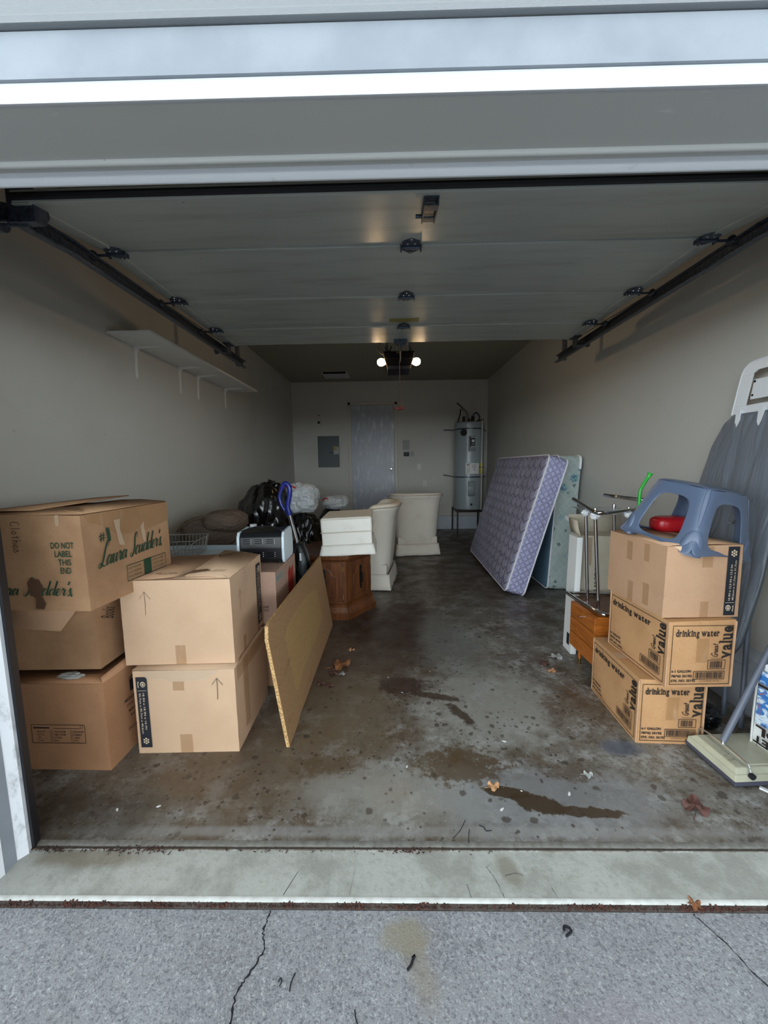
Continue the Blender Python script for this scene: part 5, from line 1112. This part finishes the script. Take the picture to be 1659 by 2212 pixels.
# ironing board against the wall
T = thing('ironing_board', 'ironing board in a grey cover leaning upright against the right wall', 'ironing board', (1.64, 1.80, .02), (0, 0, 0))
def ibp(t, s, off=0):     # t 0 nose (low) .. 1 square end (high); s -1..1 across
    z = .36+t*1.16; x = 1.635+.175*t
    ks = ((0, 1.845, 1.835), (.05, 1.87, 1.81), (.145, 1.90, 1.80), (.325, 2.03, 1.79), (.487, 2.22, 1.80), (.69, 2.27, 1.85), (.85, 2.245, 1.86), (.96, 2.20, 1.86), (1, 2.15, 1.87))
    for a_, c_ in zip(ks, ks[1:]):
        if t <= c_[0]+1e-9: break
    q = (t-a_[0])/(c_[0]-a_[0]); q = q*q*(3-2*q)*.4+q*.6; Le = a_[1]+(c_[1]-a_[1])*q; Ri = a_[2]+(c_[2]-a_[2])*q
    cx = (Le+Ri)/2; w = (Le-Ri)/2
    return Vector((x-off-1.64, cx+s*w-1.80, z-.02))
def ibs(u, v):
    t = u; s = (v-.5)*2; e = abs(s); fold = .010*noise.noise(Vector((s*5+t*1.5, t*2.2, 3)))*(1-t*.3)+.007*noise.noise(Vector((s*13, t*3.5, 8)))
    p = ibp(t, s*1.04, .012+fold*(1-e**6)); p.x += .018*e**5; return p
b = nb(); grid(b, ibs, 60, 30); solid(ob('cover', b, 'ironing_cover', T, ang=80), .006)
b = nb(); pts = [ibp(i/24, -1) for i in range(25)]+[ibp(1-i/24, 1) for i in range(25)]
t_ = nb(); lo_ = [t_.verts.new(p+Vector((.02, 0, 0))) for p in pts]; hi_ = [t_.verts.new(p+Vector((.0, 0, 0))) for p in pts]; t_.faces.new(lo_); t_.faces.new(hi_[::-1])
for i in range(len(pts)): t_.faces.new((lo_[i], lo_[(i+1) % len(pts)], hi_[(i+1) % len(pts)], hi_[i]))
merge(b, t_); ob('board', b, 'panel_grey', T)
for s in (-.5, .5):
    b = nb(); tube(b, [Vector((.02, .03+s*.10, -.008)), ibp(.3, s*.8)+Vector((.03, 0, 0)), ibp(.9, s*.8)+Vector((.03, 0, 0))], .011, 10); ob('leg', b, 'grey_pole', T)
# metal iron rest at the top
Rt = thing('dummy', '', ''); bpy.data.objects.remove(Rt)
fr = Matrix(((0, -.0, 1, .171), (-1, 0, 0, .17), (.0, 1, 0, 1.50), (0, 0, 0, 1)))   # local u -> -Y, v -> Z
def plate(pts, a, c): 
    t = nb(); prism(t, pts, a, c, 'XY', .0015); t.transform(fr); return t
b = nb(); out = [(-.19, .0), (-.185, .03), (-.15, .19), (-.125, .232), (-.08, .25), (.08, .25), (.125, .232), (.15, .19), (.185, .03), (.19, .0)]
inn = [(-.10, .045), (-.085, .058), (-.05, .062), (.05, .062), (.085, .058), (.10, .045)]
# plate with a window: frame pieces
for pl_ in ([(-.19, 0), (-.185, .04), (-.105, .04), (-.1, .0)], [(-.1, 0), (-.105, .04), (.105, .04), (.1, 0)], [(.1, 0), (.105, .04), (.185, .04), (.19, 0)],
            [(-.185, .04), (-.15, .19), (-.085, .19), (-.115, .04)], [(.185, .04), (.115, .04), (.085, .19), (.15, .19)],
            [(-.15, .19), (-.125, .232), (-.08, .25), (.08, .25), (.125, .232), (.15, .19), (.085, .19), (.06, .205), (-.06, .205), (-.085, .19)],
            [(-.09, .065), (-.075, .16), (.075, .16), (.09, .065)]): merge(b, plate(pl_, -.004, .004))
ob('iron_rest', b, 'white_plastic', T)
b = nb(); tube(b, [fr @ Vector((x, y, .0)) for x, y in out], .0065, 8, k=4); ob('rest_frame', b, 'white_plastic', T)
b = nb()
for x, y in ((-.07, .15), (-.078, .085)): merge(b, plate([(x+.006*math.cos(R(a)), y+.006*math.sin(R(a))) for a in range(0, 360, 45)], -.0055, .0052))
ob('bolt_hole', b, 'hole_black', T)
for x in (-.145, -.02, .10):
    b = plate([(x, -.07), (x+.026, -.07), (x+.03, .02), (x+.004, .02)], -.024, -.006); ob('clip', b, 'white_plastic', T)
b = nb(); tube(b, [ibp(.60, -.35, .03), ibp(.56, -.36, .034), ibp(.53, -.28, .034), ibp(.53, -.1, .034)], .004, 6, k=4); ob('cover_strap', b, 'chrome', T)

# carpet sweeper
T = thing('carpet_sweeper', 'pale olive carpet sweeper with grey pole lying beside the water cartons', 'carpet sweeper', (1.335, 1.43, 0), (0, 0, R(3)))
b = nb(); prism(b, [(0, 0), (.34, 0), (.34, .25), (0, .25)], .008, .026, 'XY', .006); ob('bumper', b, 'sweeper_rim', T)
def frus(a, c, x0, y0, x1, y1, ins): return [(x0, y0, a), (x1, y0, a), (x1, y1, a), (x0, y1, a), (x0+ins, y0+ins, c), (x1-ins, y0+ins, c), (x1-ins, y1-ins, c), (x0+ins, y1-ins, c)]
b = nb(); hexa(b, frus(.02, .052, .004, .004, .336, .246, .004), .004); hexa(b, frus(.05, .068, .01, .01, .33, .24, .018), .004); o = ob('shell', b, 'sweeper_shell', T)
b = nb(); hexa(b, frus(.066, .071, .08, .035, .30, .215, .006), .002); ob('raised_panel', b, 'sweeper_shell', T)
p = Print(); p.script('Great', 0, 0, .0001, .0001); p.bm.clear(); p.stroke([(.0, .0), (.02, .02), (.03, -.01), (.05, .015), (.055, -.02)], .0012); p.lay('script_mark', 'ink_black', T, ((.045, .12, .0712), (0, -1, 0), (1, 0, 0)), (0, 0, 0), 0)
p = Print(); p.rect(0, 0, .20, .0012); p.lay('groove', 'rubber_black', T, ((.062, .225, .0712), (0, -1, 0), (1, 0, 0)), (0, 0, 0), 0)
b = nb(); tube(b, [(.055, .245, .05), (.06, .235, .085), (.07, .14, .09), (.065, .03, .09), (.068, .012, .07), (.066, .0, .05)], .0035, 8, k=4); ob('bail', b, 'steel_wire', T); b = nb(); lathe(b, [(.012, -.006), (.012, .006), (0, .006)], (.066, .0, .052), 12, Matrix.Rotation(R(90), 4, 'X')); ob('pivot', b, 'rubber_black', T)
b = nb(); cyl(b, (.062, .13, .092), (.066, .131, .108), .005, n=8); ob('pole_socket', b, 'chrome', T)
b = nb(); cyl(b, (.064, .131, .105), (.30, .17, .56), .0125, n=16); cyl(b, (.30, .17, .56), (.5, .20, .93), .0125, n=16); ob('pole', b, 'grey_pole', T)

# pool box
T = thing('pool_box', 'upside-down white and blue swimming pool carton with POOL lettering at the right edge', 'box', (1.552, 1.61, 0), (0, 0, R(6)))
dP = (.14, .36, .425)
ob('body', cardmesh(.14, .36, .425, 77, .004, jit=.006), 'paper_white', T, (.075, -.18, 0))
fc = ((.0005-.006, -.0, 0), (0, -1, 0), (0, 0, 1))
p = Print(); p.poly([(.012, .17), (.35, .17), (.35, .33), (.012, .33)]); p.lay('picture', 'pool_picture', T, fc, dP, 0); PPc = T.children[-1]
p = Print(); p.poly([(.012, .35), (.35, .35), (.35, .405), (.012, .405)]); p.lay('picture', 'pool_picture', T, fc, dP, 0)
p = Print(); p.txt('POOL', .24, .165, .22, .040, 180, .04); p.txt('SNAPSET', .24, .118, .225, .035, 180, .04); p.frame(.03, .07, .2, .085, .0014); p.lay('printed_text', 'ink_black', T, ((-.0085, 0, 0), (0, -1, 0), (0, 0, 1)), dP, 0)
p = Print(); p.txt('FAMILY', .2, .062, .16, .014, 180); p.txt('8 ft x 18 in', .2, .04, .13, .014, 180, .02); p.lay('printed_text', 'ink_blue', T, ((-.0085, 0, 0), (0, -1, 0), (0, 0, 1)), dP, 0)
p = Print(); p.rect(.012, .335, .35, .345); p.lay('stripe', 'label_black', T, ((-.0075, 0, 0), (0, -1, 0), (0, 0, 1)), dP, 0)
b = nb(); tube(b, [(.0, -.01, .42), (.04, -.05, .435), (.1, -.12, .44), (.12, -.2, .43)], .006, 6, k=4); tube(b, [(.0, -.002, .0), (-.003, -.001, .2), (.002, -.002, .42)], .004, 6, k=4); ob('torn_rim', b, 'paper_white', T)
bag('bin_bag', 'small crumpled black bag on the floor behind the bottom water carton', (1.50, 1.85, .05), (.085, .10, .055), 'bin_bag', 17)
b = nb(); box(b, 0, -.008, 0, .26, .008, .006, .001); tag(ob('white_strip', b, 'white_plastic', loc=(1.437, 1.437, 0), rot=(0, 0, R(-48))), 'white plastic strip on the floor under the carpet sweeper', 'strip')

# ================= LEAVES AND SCRAPS =================
def leaf(lab, x, y, s, rz, mat, seed, z=0, lobes=5, cat='leaf', name='dead_leaf'):
    s *= 1.25; r = random.Random(seed); b = nb(); n = 36; rim = []
    for k in range(n):
        a = 2*math.pi*k/n; q = .55+.45*abs(math.cos(lobes*a/2))**.8*(1-.25*abs(math.sin(a/2)))+r.uniform(-.06, .06)
        rim.append((q*math.cos(a), q*math.sin(a)))
    c = b.verts.new((0, 0, .25*s)); mid = []; out = []
    for k, (u, v) in enumerate(rim):
        mid.append(b.verts.new((u*.5*s, v*.5*s, s*(.16+.10*math.sin(k*1.3+seed))))); out.append(b.verts.new((u*s, v*s, s*max(.02, .18+.26*math.sin(k*.7+seed)))))
    for k in range(n):
        j = (k+1) % n; b.faces.new((c, mid[k], mid[j])); b.faces.new((mid[k], out[k], out[j], mid[j]))
    tube(b, [(-.5*s, 0, .12*s), (-.9*s, .1*s, .12*s), (-1.4*s, .25*s, .04*s)], .03*s, 5)
    return tag(ob(name, b, mat, loc=(x, y, z), rot=(0, 0, R(rz))), lab, cat)
leaf('large orange-brown crumpled leaf on the floor right of the particle board', -.335, 2.40, .055, 30, 'dry_leaf', 1)
leaf('dark reddish leaf touching the orange-brown leaf by the board', -.37, 2.31, .03, 100, 'red_leaf', 2)
leaf('grey pale leaf scrap just below the orange-brown leaf', -.315, 2.30, .02, 10, 'paper_grey', 3, lobes=3)
leaf('reddish leaf nearest the particle board, left of the pair', -.43, 2.19, .024, 60, 'red_leaf', 4)
leaf('small dark red leaf next to the one nearest the board', -.375, 2.17, .022, 160, 'red_leaf', 5)
leaf('small cream leaf beyond the orange-brown leaf', -.29, 2.62, .018, 0, 'tan_leaf', 6, lobes=3)
leaf('pale tan leaf lying at the upper end of the long wet stain', .395, 1.44, .021, 20, 'tan_leaf', 7, lobes=3)
leaf('curled dark maroon leaf on the floor near the threshold at right', 1.118, 1.345, .038, 60, 'red_leaf', 8, lobes=3)
leaf('reddish brown leaf near the drawer cabinet, upper of two', .975, 2.42, .03, 40, 'red_leaf', 9)
leaf('pinkish leaf near the drawer cabinet, lower of two', .985, 2.325, .026, 0, 'tan_leaf', 10, lobes=3)
leaf('grey crumpled leaf at the foot of the drawer cabinet', 1.09, 2.50, .034, 0, 'paper_grey', 11)
leaf('small pale leaf right of the wet stain', .80, 1.50, .017, 0, 'paper_grey', 12, lobes=3)
leaf('orange leaf stuck in the joint at the driveway edge', .872, 1.022, .017, 90, 'dry_leaf', 13, z=-.006)
def scrap(x, y, s, mat='paper_white', seed=0, z=0, lab='', name='paper_scrap', cat='scrap', g=None):
    s *= .62; b = nb(); blob(b, (0, 0, s*.2), (s, s*.45, s*.2), .9, 3, seed, 3, crease=.6); o = ob(name, b, mat, loc=(x, y, z), rot=(0, 0, seed*1.3)); return tag(o, lab, cat, g)
GS = 'white paper scraps on the floor'
for k, (px_, py_, s, lab) in enumerate([(.055, 1.545, .011, 'white scrap nearest the centre of the floor'), (.512, 1.70, .014, 'bone-shaped white scrap on the pale patch of floor'), (.40, 1.335, .014, 'white scrap just below the tan leaf at the wet stain'), (-.03, 2.26, .009, 'white scrap at the left end of the dark red stain'), (.05, 2.10, .008, 'white scrap below the dark red stain'), (.23, 2.33, .008, 'white scrap above the branching dark streak'), (.50, 1.42, .007, 'tiny white scrap on the upper edge of the wet stain'), (.68, 1.405, .014, 'pale pair of scraps right of the wet stain'), (-1.05, 1.33, .012, 'white scrap at the far left by the threshold'), (-.90, 1.345, .012, 'thin pale scrap at left by the threshold')]):
    scrap(px_, py_, s, 'paper_white', k+1, 0, lab, g=GS)
def twig(pts, r, lab, mat='crack_dark', z=-.0215):
    b = nb(); tube(b, [(x, y, z+r) for x, y in pts], r, 6, k=4); return tag(ob('twig', b, mat), lab, 'twig')
twig([(-.262, .868), (-.268, .85), (-.268, .832)], .0016, 'dark straight twig on the driveway right of the left crack'); twig([(-.302, .85), (-.297, .858), (-.293, .85), (-.296, .842)], .0012, 'tiny curled twig beside the left driveway crack')
twig([(-.102, .80), (-.098, .785), (-.093, .775)], .0014, 'short thin twig on the driveway left of centre'); twig([(.028, .875), (.038, .885), (.045, .90), (.05, .905), (.042, .90)], .0035, 'dark twig at the edge of the tan driveway stain')
twig([(.47, .965), (.475, .975), (.485, .973), (.49, .965), (.482, .958), (.47, .952)], .0035, 'dark curled debris on the driveway right of centre')
twig([(.25, 1.20), (.255, 1.225), (.262, 1.25)], .0012, 'thin twig crossing the threshold groove', z=0.004); twig([(.2, 1.22), (.23, 1.25), (.255, 1.29)], .001, 'long thin twig on the garage floor near the threshold', z=0); twig([(.30, 1.27), (.315, 1.262), (.32, 1.248), (.34, 1.25)], .0015, 'curled dark twig near the threshold groove', z=0)
